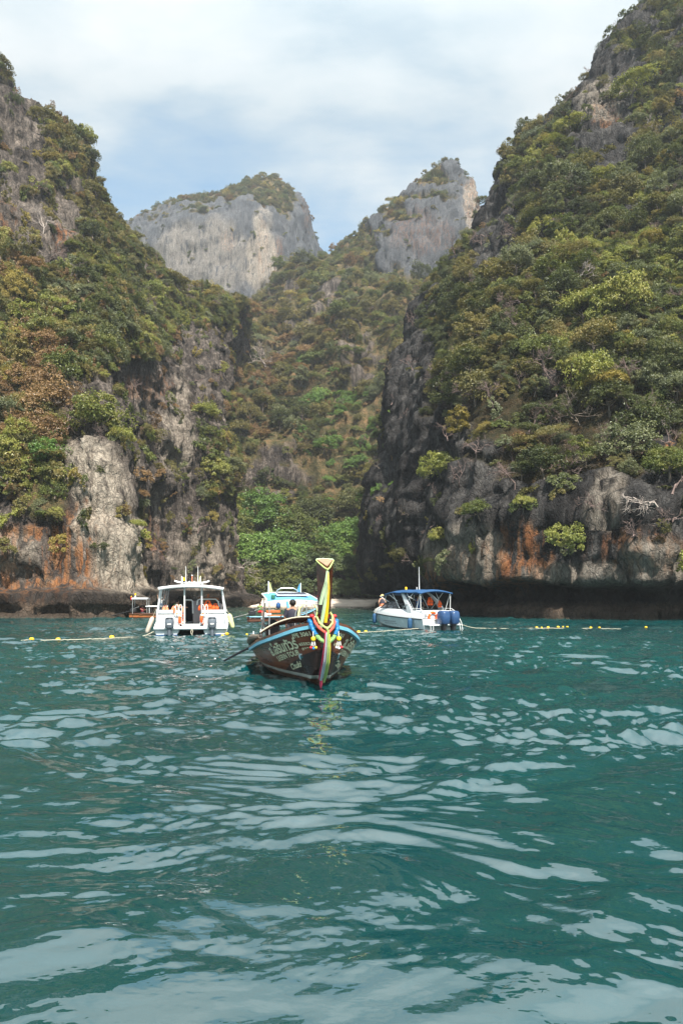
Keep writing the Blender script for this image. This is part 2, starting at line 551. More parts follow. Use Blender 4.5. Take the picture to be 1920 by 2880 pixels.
# the right cliff: a dark spur facing the gully, then a broad wall that climbs out of the picture
build_mass("right_cliff", [
    [(1180, 1702, 190.0), (1180, 1400, 191.2), (1225, 1050, 193.7), (1320, 840, 199.3), (1471, 560, 211.7), (1612, 330, 221.0)],
    [(1092, 1706, 160.0), (1090, 1480, 160.0), (1135, 1180, 162.5), (1221, 900, 167.4), (1374, 660, 172.4), (1512, 420, 178.6)],
    [(1068, 1710, 134.0), (1046, 1600, 134.0), (1060, 1470, 135.2), (1098, 1290, 137.1), (1134, 1090, 139.6), (1228, 872, 144.5), (1369, 655, 153.8), (1444, 500, 160.0)],
    [(1130, 1716, 118.0), (1125, 1480, 119.9), (1177, 1150, 124.2), (1264, 930, 131.6), (1381, 700, 144.0), (1502, 408, 157.7)],
    [(1200, 1724, 100.0), (1205, 1480, 101.9), (1245, 1180, 107.4), (1336, 900, 121.1), (1445, 650, 137.2), (1577, 325, 154.6)],
    [(1290, 1738, 80.0), (1290, 1500, 80.6), (1300, 1400, 81.9), (1365, 1050, 93.6), (1457, 750, 117.2), (1552, 500, 134.6), (1662, 190, 151.9)],
    [(1480, 1741, 73.0), (1480, 1500, 73.6), (1480, 1400, 74.9), (1515, 1050, 87.3), (1591, 700, 112.1), (1662, 400, 134.4), (1752, 72, 155.5)],
    [(1700, 1743, 69.0), (1700, 1500, 69.6), (1700, 1400, 70.9), (1725, 1050, 83.3), (1761, 700, 106.8), (1802, 350, 132.9), (1842, 12, 157.7)],
    [(1920, 1746, 66.0), (1920, 1480, 66.6), (1920, 1380, 67.9), (1920, 1050, 79.6), (1920, 700, 102.0), (1920, 350, 129.2), (1930, -90, 158.4)],
    [(2250, 1752, 62.0), (2250, 1480, 62.6), (2250, 1350, 64.5), (2250, 950, 78.1), (2250, 500, 105.4), (2250, -300, 156.9)],
    [(2800, 1765, 54.0), (2800, 1480, 54.6), (2800, 1300, 57.7), (2800, 700, 80.0), (2800, -600, 150.7)],
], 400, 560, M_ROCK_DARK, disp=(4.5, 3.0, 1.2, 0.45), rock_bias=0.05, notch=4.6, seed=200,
    rocks=[(1150, 1180, 85, 400, 1.0), (1090, 1560, 80, 150, 1.2), (1500, 1590, 400, 110, 1.2), (1800, 1580, 260, 120, 1.2), (1690, 250, 90, 110, .8), (1712, 420, 70, 110, .6),
           (1720, 30, 90, 50, .9), (1420, 660, 50, 140, .6), (1380, 770, 40, 80, .5), (1750, 620, 60, 60, .4), (1860, 1280, 40, 70, .6), (1700, 1420, 120, 70, .5), (1290, 1450, 90, 60, .4), (1560, 300, 40, 60, .6), (1560, 1440, 330, 60, .55), (1330, 1330, 90, 90, .35), (1640, 1300, 120, 80, .3), (1820, 1420, 110, 90, .45)],
    rusts=[(1480, 1570, 90, 100, .8), (1330, 1620, 120, 80, .7), (1880, 1270, 24, 60, 1.2), (1700, 360, 40, 40, .5), (1800, 1560, 150, 60, .5), (1560, 690, 40, 40, .3)],
    pales=[(1340, 1560, 100, 80, .45), (1660, 1625, 160, 36, .4), (1850, 1590, 90, 60, .4), (1690, 300, 60, 80, .4), (1720, 1430, 60, 80, .4)],
    greens=[(1750, 900, 260, 260, -.6), (1400, 1000, 140, 260, -.4), (1560, 1250, 220, 140, -.25), (1500, 700, 90, 200, -.25)])

# the gully between them, rising from the beach to the saddle
build_mass("valley_slope", [
    [(420, 1712, 205), (470, 1300, 225), (520, 1000, 250), (560, 800, 300)],
    [(560, 1712, 198), (570, 1300, 214), (600, 1050, 240), (640, 900, 275), (690, 905, 298)],
    [(660, 1712, 192), (670, 1380, 200), (690, 1150, 218), (720, 960, 262), (770, 862, 325)],
    [(760, 1712, 190), (770, 1400, 197), (790, 1150, 216), (830, 920, 270), (885, 768, 345)],
    [(860, 1712, 190), (880, 1400, 196), (900, 1120, 214), (950, 900, 270), (985, 775, 335)],
    [(960, 1712, 190), (980, 1380, 196), (1000, 1100, 212), (1050, 880, 258), (1060, 815, 310)],
    [(1060, 1712, 190), (1080, 1350, 196), (1110, 1050, 214), (1150, 890, 250), (1160, 830, 298)],
    [(1180, 1712, 194), (1200, 1300, 204), (1240, 1000, 222), (1260, 870, 250), (1270, 780, 300)],
    [(1320, 1712, 205), (1330, 1200, 225), (1360, 900, 250), (1380, 700, 330)],
    [(1500, 1712, 225), (1500, 1100, 245), (1500, 700, 320)],
], 240, 260, M_ROCK, disp=(14.0, 6.0, 1.3, 0.5), rock_bias=-0.17, seed=300, nscale=1.5, back=((40, -20), (120, -160)),
    rocks=[(930, 800, 60, 60, .3), (840, 870, 60, 50, .3), (1000, 980, 40, 60, .35), (760, 1330, 60, 60, .3)],
    greens=[(1000, 1250, 140, 200, -.4)])

# the pointed peak on the saddle's right
build_mass("peak_hill", [
    [(840, 960, 420), (870, 800, 400), (905, 716, 384)],
    [(880, 990, 330), (930, 830, 342), (985, 682, 356)],
    [(1000, 960, 300), (1010, 800, 318), (1055, 606, 344)],
    [(1080, 960, 292), (1090, 760, 306), (1108, 650, 320), (1142, 537, 342)],
    [(1160, 960, 290), (1170, 760, 302), (1190, 600, 318), (1222, 480, 340)],
    [(1240, 940, 290), (1246, 720, 304), (1254, 560, 318), (1262, 459, 338)],
    [(1300, 900, 296), (1298, 700, 308), (1292, 560, 322), (1276, 464, 340)],
    [(1345, 860, 312), (1326, 640, 322), (1314, 540, 334), (1300, 502, 344)],
    [(1360, 840, 345), (1336, 640, 350), (1322, 560, 354), (1312, 520, 358)],
    [(1330, 840, 390), (1320, 640, 388), (1312, 560, 384), (1305, 530, 380)],
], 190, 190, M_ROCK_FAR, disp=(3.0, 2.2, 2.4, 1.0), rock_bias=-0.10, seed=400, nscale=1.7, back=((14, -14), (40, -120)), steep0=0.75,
    rocks=[(1190, 640, 130, 160, .5), (1300, 600, 40, 120, .6), (1270, 470, 30, 30, .7)],
    rusts=[(1312, 590, 18, 80, .8), (1180, 660, 80, 60, .3)], pales=[(1310, 600, 20, 90, .5)],
    greens=[(1000, 730, 60, 110, -.8), (1215, 500, 40, 26, -.7), (1180, 560, 110, 10, -.6), (1130, 830, 140, 40, -.7), (1090, 590, 60, 30, -.5)])

# the flat-faced mesa behind
build_mass("mesa_hill", [
    [(250, 900, 520), (270, 720, 510), (320, 655, 500)],
    [(330, 960, 440), (345, 760, 440), (352, 690, 442), (365, 642, 470)],
    [(420, 980, 408), (420, 780, 410), (418, 670, 414), (425, 645, 424), (432, 600, 470)],
    [(530, 980, 400), (530, 760, 402), (530, 618, 408), (532, 596, 418), (532, 566, 462)],
    [(620, 980, 398), (620, 760, 400), (620, 600, 408), (622, 584, 416), (615, 556, 455)],
    [(700, 980, 400), (700, 760, 402), (700, 590, 412), (700, 562, 424), (695, 523, 458)],
    [(770, 960, 404), (768, 760, 406), (764, 610, 416), (768, 560, 430), (768, 510, 456)],
    [(830, 900, 418), (824, 740, 422), (818, 620, 430), (822, 570, 440), (822, 546, 458)],
    [(880, 860, 442), (866, 740, 446), (854, 650, 452), (852, 600, 460), (850, 584, 472)],
    [(905, 820, 480), (892, 720, 482), (876, 690, 486), (862, 640, 492)],
    [(880, 820, 540), (880, 720, 540), (870, 690, 540)],
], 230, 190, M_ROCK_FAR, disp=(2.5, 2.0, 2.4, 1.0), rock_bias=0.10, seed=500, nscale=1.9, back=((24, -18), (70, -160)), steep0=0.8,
    rocks=[(600, 720, 260, 120, .9), (840, 640, 30, 90, .4)],
    rusts=[(735, 720, 14, 90, .6), (770, 760, 18, 80, .5), (640, 690, 22, 30, .5), (845, 600, 14, 60, .4)], pales=[(560, 740, 160, 120, .35), (730, 740, 40, 120, .6)],
    greens=[(770, 620, 50, 90, -.55), (740, 800, 14, 40, -1.0)])

# ------------------------------------------------------------------ beach
def build_beach():
    nu, nv = 120, 90
    xs = np.linspace(-44, 30, nu)
    ys = np.linspace(144, 235, nv)
    X, Y = np.meshgrid(xs, ys, indexing='ij')
    P = np.stack([X, Y, np.zeros_like(X)], -1)
    shore = 152 + 1.6 * noise3(P, (14, 14, 14), 31) + 0.5 * noise3(P, (3, 3, 3), 32)
    d = Y - shore
    Z = np.where(d < 0, d * 0.12, 2.3 * (1 - np.exp(-d / 10.0)) + 0.025 * d) + 0.06 * fbm(P, (3, 3, 3), 3, 0.6, 33)
    P[..., 2] = Z
    t = MT("sand")
    n = t.noise(t.pos((0.5, 0.12, 2.0)), 1.0, 6, 0.6)
    z = t.node('ShaderNodeSeparateXYZ'); t.L.new(t.pos(), z.inputs[0])
    dry = t.ramp(n, [(0.3, (0.54, 0.45, 0.37)), (0.7, (0.70, 0.60, 0.50))])
    c = t.mix(t.rng(z.outputs['Z'], 0.05, 0.35), (0.30, 0.235, 0.18), dry)
    wr = t.noise(t.pos((0.25, 1.3, 1.0)), 1.0, 6, 0.7)
    wrack = t.math('MULTIPLY', t.rng(z.outputs['Z'], 1.35, 1.7), t.rng(wr, 0.5, 0.62))
    c = t.mix(wrack, c, (0.10, 0.065, 0.045))
    t.set(c, 0.95, 0.1)
    t.bump(t.noise(t.pos((3, 3, 3)), 1.0, 4), 0.3, 0.1)
    o = link("beach", mesh_from("beach", P.reshape(-1, 3), grid_faces(nu, nv)), t.m)
    tag(o, None, None, None, 'structure')


build_beach()

# ------------------------------------------------------------------ sea
def build_sea():
    # polar sheet round the viewpoint: fine where the waves can be told apart, coarse elsewhere
    r_dense = [2.2]
    while r_dense[-1] < 190:
        r = r_dense[-1]
        r_dense.append(r + max(0.009, min(0.0026 * r + 0.00024 * r * r, 0.125 if r < 50 else 0.125 + (r - 50) * 0.008)))
    r = np.array([0.05, 0.6, 1.2, 1.7] + r_dense + [205, 230, 300, 500, 900, 1500])
    th = np.r_[np.linspace(-180, -40, 40, endpoint=False), np.linspace(-40, -31, 36, endpoint=False),
               np.linspace(-31, 31, 520, endpoint=False), np.linspace(31, 40, 36, endpoint=False), np.linspace(40, 180, 41)]
    th = np.radians(th)
    nu, nv = len(th), len(r)
    T, RR = np.meshgrid(th, r, indexing='ij')
    X, Y = RR * np.sin(T), RR * np.cos(T)
    X = X.astype(np.float32); Y = Y.astype(np.float32)
    dr = np.gradient(r)[None, :].astype(np.float32)
    P0 = np.stack([X, Y, np.zeros_like(X)], -1)
    Z = np.zeros_like(X)
    g = np.random.default_rng(5)
    wx = X + 0.5 * noise3(P0, (2.3, 1.7, 1), 41) + 1.2 * noise3(P0, (7, 5, 1), 42)
    wy = Y + 0.4 * noise3(P0, (2.1, 1.6, 1), 43) + 1.0 * noise3(P0, (6, 5, 1), 44)
    gust = 0.85 + 0.55 * fbm(P0, (5, 4, 1), 3, 0.5, 45) + 0.3 * fbm(P0, (26, 18, 1), 2, 0.5, 46)
    calm = sstep(4.0, 13.0, RR)
    bands = [(2.8, 5.5, 0.026, 14, 45), (1.1, 2.8, 0.064, 22, 60), (0.5, 1.1, 0.105, 28, 48), (0.2, 0.5, 0.175, 34, 58), (0.07, 0.2, 0.075, 34, 80)]
    for bi, (l0, l1, slope, n, spread) in enumerate(bands):
        amp_mod = gust if bi > 0 else 1.0
        if bi == 2:
            amp_mod = amp_mod * np.clip(0.85 + 0.8 * fbm(P0, (1.6, 1.1, 1), 2, 0.5, 52), 0.15, 2) * (0.80 + 0.20 * calm)
        if bi == 3:
            amp_mod = amp_mod * np.clip(0.75 + 1.0 * fbm(P0, (1.3, 0.9, 1), 2, 0.5, 53), 0.0, 2) * (0.26 + 0.74 * calm)
        if bi == 4:
            amp_mod = amp_mod * np.clip(0.45 + 1.5 * fbm(P0, (0.9, 0.6, 1), 3, 0.6, 54), 0.0, 2)
        acc = np.zeros_like(X)
        for k in range(n):
            lam = l0 * (l1 / l0) ** g.random()
            a = R(g.normal(0, spread * 0.6)) + R(-12)
            kk = 2 * math.pi / lam
            A = slope / kk * math.sqrt(2.0 / n)
            fade = sstep(1.0, 1.7, lam / dr)
            ph = kk * (np.sin(a) * wx + np.cos(a) * wy) + g.random() * 6.283
            s = np.sin(ph)
            acc += (A * fade) * (s + 0.22 * np.cos(2 * ph + 1.57))
        Z += acc * amp_mod * ((0.98 + 0.97 * calm) if bi > 0 else 0.9)
    Z *= (1 - sstep(150, 180, Y)) * sstep(0.5, 2.0, RR) * (1 - sstep(190, 230, RR))
    Z *= np.where(Y > 0, 1, 0.3)
    P0[..., 2] = Z
    t = MT("sea_water")
    p = t.pos((1, 1, 1))
    far = t.node('ShaderNodeSeparateXYZ'); t.L.new(p, far.inputs[0])
    blot = t.noise(t.pos((0.06, 0.035, 1)), 1.0, 3, 0.5)
    body = t.ramp(blot, [(0.30, (0.001, 0.030, 0.033)), (0.50, (0.001, 0.043, 0.046)), (0.72, (0.003, 0.060, 0.060))])
    shallow = t.math('MULTIPLY', t.rng(far.outputs['Y'], 45, 140), 0.8)
    body = t.mix(shallow, body, (0.04, 0.062, 0.046))
    t.set(body, 0.015, 0.5)
    t.b.inputs['IOR'].default_value = 2.9
    b1 = t.noise(t.pos((2.2, 4.2, 1)), 1.0, 3, 0.55, 0.4)
    b2 = t.noise(t.pos((7.0, 12.0, 1)), 1.0, 2, 0.5, 0.3)
    h = t.math('ADD', t.math('MULTIPLY', b1, t.rng(far.outputs['Y'], 8, 60, 0.006, 0.05)), t.math('MULTIPLY', b2, 0.0025))
    t.bump(h, 1.0, 1.0)
    o = link("sea", mesh_from("sea", P0.reshape(-1, 3), grid_faces(nu, nv)[:, ::-1]), t.m)
    tag(o, None, None, None, 'structure')
    print("sea", nu, nv, nu * nv)


build_sea()


# ------------------------------------------------------------------ haze: the damp air of the bay
def build_haze():
    x0, x1, y0, y1, z0, z1 = -1600, 1600, -1600, 1600, -25, 420
    v = [(x0, y0, z0), (x1, y0, z0), (x1, y1, z0), (x0, y1, z0), (x0, y0, z1), (x1, y0, z1), (x1, y1, z1), (x0, y1, z1)]
    f = [(3, 2, 1, 0), (4, 5, 6, 7), (0, 1, 5, 4), (1, 2, 6, 5), (2, 3, 7, 6), (3, 0, 4, 7)]
    m = bpy.data.materials.new("haze_air"); m.use_nodes = True
    nt = m.node_tree; nt.nodes.clear()
    out = nt.nodes.new('ShaderNodeOutputMaterial')
    pv = nt.nodes.new('ShaderNodeVolumePrincipled')
    pv.inputs['Color'].default_value = (0.86, 0.92, 1.0, 1)
    pv.inputs['Density'].default_value = HAZE
    pv.inputs['Anisotropy'].default_value = 0.2
    nt.links.new(pv.outputs[0], out.inputs['Volume'])
    tag(link("haze", mesh_from("haze", v, f, False), m), None, None, None, 'stuff')


HAZE = 0.0003
build_haze()
# ------------------------------------------------------------------ foliage
def leaf_material(name, stops, vary=0.5):
    t = MT(name)
    r = t.node('ShaderNodeObjectInfo').outputs['Random']
    n = t.noise(t.pos((0.55, 0.55, 0.55)), 1.0, 2, 0.5)
    f = t.math('ADD', t.math('MULTIPLY', r, 1 - vary), t.math('MULTIPLY', t.rng(n, 0.3, 0.7), vary))
    li = t.attr("leaf")
    f = t.math('ADD', f, t.math('MULTIPLY', t.math('SUBTRACT', li, 0.5), 0.45), True)
    c = t.ramp(f, [(i / (len(stops) - 1), s) for i, s in enumerate(stops)])
    d = t.node('ShaderNodeBsdfDiffuse'); t.L.new(c, d.inputs[0])
    tr = t.node('ShaderNodeBsdfTranslucent')
    t.L.new(t.mix(1.0, c, (1.0, 1.05, 0.55), 'MULTIPLY'), tr.inputs[0])
    gl = t.node('ShaderNodeBsdfGlossy'); gl.inputs['Roughness'].default_value = 0.45
    gl.inputs['Color'].default_value = (0.9, 0.95, 1.0, 1)
    m1 = t.node('ShaderNodeMixShader'); m1.inputs[0].default_value = 0.28
    t.L.new(d.outputs[0], m1.inputs[1]); t.L.new(tr.outputs[0], m1.inputs[2])
    m2 = t.node('ShaderNodeMixShader'); m2.inputs[0].default_value = 0.025
    t.L.new(m1.outputs[0], m2.inputs[1]); t.L.new(gl.outputs[0], m2.inputs[2])
    t.L.new(m2.outputs[0], t.out.inputs['Surface'])
    t.N.remove(t.b)
    return t.m


LEAF = {
    'dark':   leaf_material("leaf_dark_green", [(0.049, 0.061, 0.022), (0.090, 0.104, 0.032), (0.158, 0.154, 0.051)]),
    'olive':  leaf_material("leaf_olive", [(0.092, 0.088, 0.028), (0.176, 0.155, 0.047), (0.276, 0.213, 0.070)]),
    'green':  leaf_material("leaf_mid_green", [(0.068, 0.090, 0.022), (0.136, 0.158, 0.039), (0.242, 0.225, 0.059)]),
    'lime':   leaf_material("leaf_yellow_green", [(0.162, 0.189, 0.042), (0.280, 0.284, 0.067), (0.342, 0.306, 0.089)]),
    'grey':   leaf_material("leaf_grey_green", [(0.093, 0.112, 0.054), (0.155, 0.168, 0.084), (0.232, 0.237, 0.115)]),
    'rust':   leaf_material("leaf_dry_brown", [(0.150, 0.088, 0.040), (0.235, 0.140, 0.062), (0.330, 0.215, 0.105)]),
    'ochre':  leaf_material("leaf_ochre", [(0.190, 0.155, 0.040), (0.290, 0.225, 0.055), (0.370, 0.290, 0.080)]),
    'bright': leaf_material("leaf_bright_green", [(0.090, 0.160, 0.036), (0.132, 0.225, 0.049), (0.232, 0.323, 0.074)]),
    'mangrove': leaf_material("leaf_mangrove", [(0.057, 0.082, 0.032), (0.106, 0.140, 0.052), (0.184, 0.225, 0.084)]),
}


def bark(name, a, b):
    t = MT(name)
    n = t.noise(t.pos((4, 4, 1.2)), 1.0, 5, 0.6)
    t.set(t.ramp(n, [(0.3, a), (0.7, b)]), 0.9, 0.15)
    t.bump(n, 0.5, 0.05)
    return t.m


BARK = bark("bark_grey_brown", (0.075, 0.058, 0.045), (0.20, 0.165, 0.135))
BARK_PALE = bark("bark_pale_dead", (0.24, 0.195, 0.17), (0.46, 0.40, 0.36))
TWIG = bark("dry_purple_twigs", (0.115, 0.080, 0.072), (0.25, 0.185, 0.165))


def crown_mesh(name, seed, rx, rz, clumps, leaves, size, shape='dome', flat=0.9):
    """Leaf clumps on the limbs of one crown; every leaf is a folded pair of triangles."""
    g = np.random.default_rng(seed)
    V, F, A = [], [], []
    cen = []
    tries = 0
    while len(cen) < clumps and tries < 4000:
        tries += 1
        a = g.random() * 6.283
        if shape == 'umbrella':
            rr = rx * math.sqrt(g.random()); z = rz * (0.80 - 0.5 * (rr / rx) ** 2 + 0.10 * g.normal())
        elif shape == 'column':
            rr = rx * 0.8 * math.sqrt(g.random()); z = rz * (g.random() * 1.5 - 0.5)
        elif shape == 'low':
            rr = rx * math.sqrt(g.random()); z = rz * (0.55 * (1 - (rr / rx) ** 2) * (0.5 + 0.5 * g.random()))
        else:
            u = g.random() * 1.25 - 0.30
            k = (0.50 + 0.62 * g.random() ** 0.7)
            rr = rx * math.sqrt(max(0, 1 - min(u, 0.98) ** 2)) * k; z = rz * u * k
        c = np.array([rr * math.cos(a), rr * math.sin(a), z])
        if all(np.linalg.norm((c - d) / np.array([1, 1, 0.8])) > rx * 0.26 for d in cen):
            cen.append(c)
    for c in cen:
        cr = rx * (0.18 + 0.34 * g.random() ** 1.5)
        tone = g.random()
        n = int(leaves * g.uniform(0.6, 1.3))
        d = g.normal(size=(n, 3)); d /= np.linalg.norm(d, axis=1)[:, None]
        d[:, 2] = np.where(d[:, 2] < -0.25, -d[:, 2] * 0.6, d[:, 2])
        pos = c + d * (cr * (0.45 + 0.55 * g.random(n)[:, None] ** 0.5)) * np.array([1, 1, flat])
        nr = d * 0.75 + np.array([0, 0, 0.55]) + g.normal(size=(n, 3)) * 0.42
        nr /= np.linalg.norm(nr, axis=1)[:, None]
        t = np.cross(nr, g.normal(size=(n, 3))); t /= np.linalg.norm(t, axis=1)[:, None]
        b = np.cross(nr, t)
        s = size * g.uniform(0.55, 1.35, n)[:, None]
        droop = -nr * s * 0.22
        q = np.stack([pos - t * s * 0.5 + droop, pos - b * s * 0.34, pos + t * s * 0.55 + droop, pos + b * s * 0.34], 1)
        k0 = sum(len(v) for v in V)
        V.append(q.reshape(-1, 3))
        F.append(np.arange(n * 4).reshape(n, 4) + k0)
        A.append(np.repeat(np.clip(tone * 0.6 + g.random(n) * 0.4, 0, 1), 4))
    me = mesh_from(name, np.vstack(V), np.vstack(F), smooth=False)
    attr(me, "leaf", np.concatenate(A))
    return me


def tube_into(V, F, pts, radii, sides=5):
    pts = [np.asarray(p, float) for p in pts]
    base = len(V)
    n = len(pts)
    for i, p in enumerate(pts):
        d = pts[min(i + 1, n - 1)] - pts[max(i - 1, 0)]
        d = d / (np.linalg.norm(d) + 1e-9)
        up = np.array([0, 0, 1.0]) if abs(d[2]) < 0.9 else np.array([1.0, 0, 0])
        a = np.cross(d, up); a /= np.linalg.norm(a); b = np.cross(d, a)
        for k in range(sides):
            an = 6.28318 * k / sides
            V.append(p + radii[i] * (math.cos(an) * a + math.sin(an) * b))
    for i in range(n - 1):
        for k in range(sides):
            k2 = (k + 1) % sides
            F.append((base + i * sides + k, base + i * sides + k2, base + (i + 1) * sides + k2, base + (i + 1) * sides + k))


def trunk_mesh(name, seed, h, r, spread, limbs=4):
    g = np.random.default_rng(seed)
    V, F = [], []
    bend = g.normal(size=2) * 0.12 * h
    spine = [np.array([bend[0] * (k / 4) ** 2, bend[1] * (k / 4) ** 2, h * k / 4 - 0.6 * (k == 0)]) for k in range(5)]
    tube_into(V, F, spine, [r * 1.25, r, r * 0.85, r * 0.7, r * 0.4], 6)
    for k in range(limbs):
        a = 6.28 * (k + g.random() * 0.6) / limbs
        s = spine[2] * 0.4 + spine[3] * 0.6 if k % 2 else spine[3]
        e = s + np.array([math.cos(a) * spread, math.sin(a) * spread, h * g.uniform(0.15, 0.45)])
        m = (s + e) / 2 + np.array([0, 0, -0.05 * h]) + g.normal(size=3) * 0.06 * h
        tube_into(V, F, [s, m, e], [r * 0.55, r * 0.4, r * 0.15], 5)
    return mesh_from(name, V, F)


def bare_mesh(name, seed, h, r, depth=4, spread=0.75, lean=(0, 0, 1)):
    """A leafless tree: limbs that fork again and again into twigs."""
    g = np.random.default_rng(seed)
    V, F = [], []

    def grow(p, d, ln, rad, k):
        d = d / np.linalg.norm(d)
        q = p + d * ln * 0.5 + g.normal(size=3) * ln * 0.07
        e = p + d * ln + g.normal(size=3) * ln * 0.10
        tube_into(V, F, [p, q, e], [rad, rad * 0.8, rad * 0.6], 5 if k > 2 else 3)
        if k == 0:
            return
        for _ in range(3 if k > 1 else 4):
            nd = d + g.normal(size=3) * spread * 0.75 + np.array([0, 0, 0.10])
            st = p + (e - p) * g.uniform(0.55, 1.0)
            grow(st, nd, ln * g.uniform(0.55, 0.82), max(rad * 0.58, 0.018), k - 1)
    grow(np.array([0, 0, -0.3]), np.asarray(lean, float), h * 0.36, r, depth)
    return mesh_from(name, V, F)


# crown and trunk shapes: (mesh, radius, trunk height)
CROWNS = {}
for i, (shape, rx, rz, cl, lv, sz) in enumerate([
        ('dome', 2.6, 2.2, 38, 120, 0.26), ('dome', 2.6, 1.9, 30, 120, 0.27), ('dome', 2.6, 2.6, 40, 116, 0.25),
        ('umbrella', 3.0, 1.6, 30, 120, 0.26), ('umbrella', 3.1, 1.9, 26, 124, 0.27), ('column', 1.9, 2.4, 30, 110, 0.25), ('dome', 2.7, 2.0, 24, 140, 0.28)]):
    CROWNS.setdefault(shape, []).append(crown_mesh("crown_leaves", 900 + i, rx, rz, cl, lv, sz, shape))
BUSHES = [crown_mesh("bush_leaves", 950 + i, 1.5, 1.7, 14, 64, 0.25, 'low', 0.8) for i in range(3)]
TRUNKS = [trunk_mesh("tree_trunk", 970 + i, 3.2, 0.16, 1.3) for i in range(4)]
BARES = [bare_mesh("bare_limbs", 980 + i, 5.5, 0.13, 4, 0.85, (0.15 * i - 0.2, -0.3, 1)) for i in range(5)]


def variant(me, mat):
    key = me.name + mat.name
    if key not in variant.c:
        m = me.copy()
        m.materials.clear(); m.materials.append(mat)
        variant.c[key] = m
    return variant.c[key]


variant.c = {}

# ------------------------------------------------------------------ where plants can stand: visible points of the slopes
ZB = np.full((288, 192), 1e9)


def zsplat(P):
    P = P.reshape(-1, 3)
    k = P[:, 1] > 5
    x = ((CX + P[k, 0] * FPX / P[k, 1]) / 10).astype(int); y = ((HY - (P[k, 2] - CAM_H) * FPX / P[k, 1]) / 10).astype(int)
    ok = (x >= 0) & (x < 192) & (y >= 0) & (y < 288)
    np.minimum.at(ZB, (y[ok], x[ok]), P[k][ok, 1])


for mm in MASS.values():
    zsplat(mm['P'])


def shown(P, slack=4.0):
    x = (CX + P[:, 0] * FPX / P[:, 1]); y = (HY - (P[:, 2] - CAM_H) * FPX / P[:, 1])
    ins = (x > -60) & (x < 1980) & (y > -80) & (y < 1760)
    xi = np.clip((x / 10).astype(int), 0, 191); yi = np.clip((y / 10).astype(int), 0, 287)
    return ins & (P[:, 1] < ZB[yi, xi] + slack), x, y


# thin growth: (px, py, rx, ry, how thin)
THIN = [(1480, 1250, 330, 210, .82), (1800, 1300, 170, 190, .76), (1310, 1250, 140, 260, .72), (1560, 480, 130, 200, .5), (1700, 260, 130, 130, .5), (1440, 700, 110, 160, .5), (1150, 1180, 80, 380, .8), (430, 1080, 100, 80, .5), (130, 1150, 90, 110, .5)]


def sample(name, n, g, power=1.0, thr=0.02, thin=1.0):
    """n random points over the plant-bearing surface of one slope, by area."""
    mm = MASS[name]
    P, Nn, rk = mm['P'], mm['N'], mm['rock']
    a = np.linalg.norm(np.cross(np.gradient(P, axis=0), np.gradient(P, axis=1)), axis=2)
    w = a * np.clip(1 - rk + thr, 0, 1) ** power * (P[..., 2] > 5.0)
    x, y = mm['px'], mm['py']
    w = w * ((x > -260) & (x < 2200) & (y > -200) & (y < 1700))
    for (zx, zy, rx, ry, k) in THIN:
        w = w * (1 - k * np.exp(-(((x - zx) / rx) ** 2 + ((y - zy) / ry) ** 2) ** 2) * thin)
    idx = g.choice(w.size, n, p=(w / w.sum()).ravel())
    Pf, Nf, rf = P.reshape(-1, 3)[idx], Nn.reshape(-1, 3)[idx], rk.ravel()[idx]
    Pf = Pf + g.normal(size=Pf.shape) * np.array([0.25, 0.25, 0.1])
    return Pf, Nf, rf


def dist_pick(P, r):
    """Thin a list of points (in order) so that none stand closer than their radius."""
    cell = {}
    keep = []
    for i, p in enumerate(P):
        ri = r[i]
        c = (int(p[0] // 4), int(p[1] // 4), int(p[2] // 4))
        ok = True
        for dx in (-1, 0, 1):
            for dy in (-1, 0, 1):
                for dz in (-1, 0, 1):
                    for j in cell.get((c[0] + dx, c[1] + dy, c[2] + dz), ()):
                        if np.sum((P[j] - p) ** 2) < (0.5 * (ri + r[j])) ** 2:
                            ok = False; break
                    if not ok: break
                if not ok: break
            if not ok: break
        if ok:
            keep.append(i); cell.setdefault(c, []).append(i)
    return np.array(keep, int)


MIX = {   # share of each leaf colour on each slope
    'left_cliff':   dict(olive=.34, green=.22, dark=.08, lime=.14, grey=.12, rust=.06, ochre=.05),
    'right_cliff':  dict(olive=.27, green=.18, dark=.34, lime=.04, grey=.14, rust=.0, ochre=.01),
    'valley_slope': dict(olive=.34, green=.20, dark=.12, lime=.06, grey=.14, rust=.07, ochre=.03),
    'peak_hill':    dict(olive=.42, green=.14, dark=.10, lime=.04, grey=.16, rust=.05, ochre=.05),
    'mesa_hill':    dict(olive=.44, green=.12, dark=.10, lime=.03, grey=.18, rust=.05, ochre=.05),
}
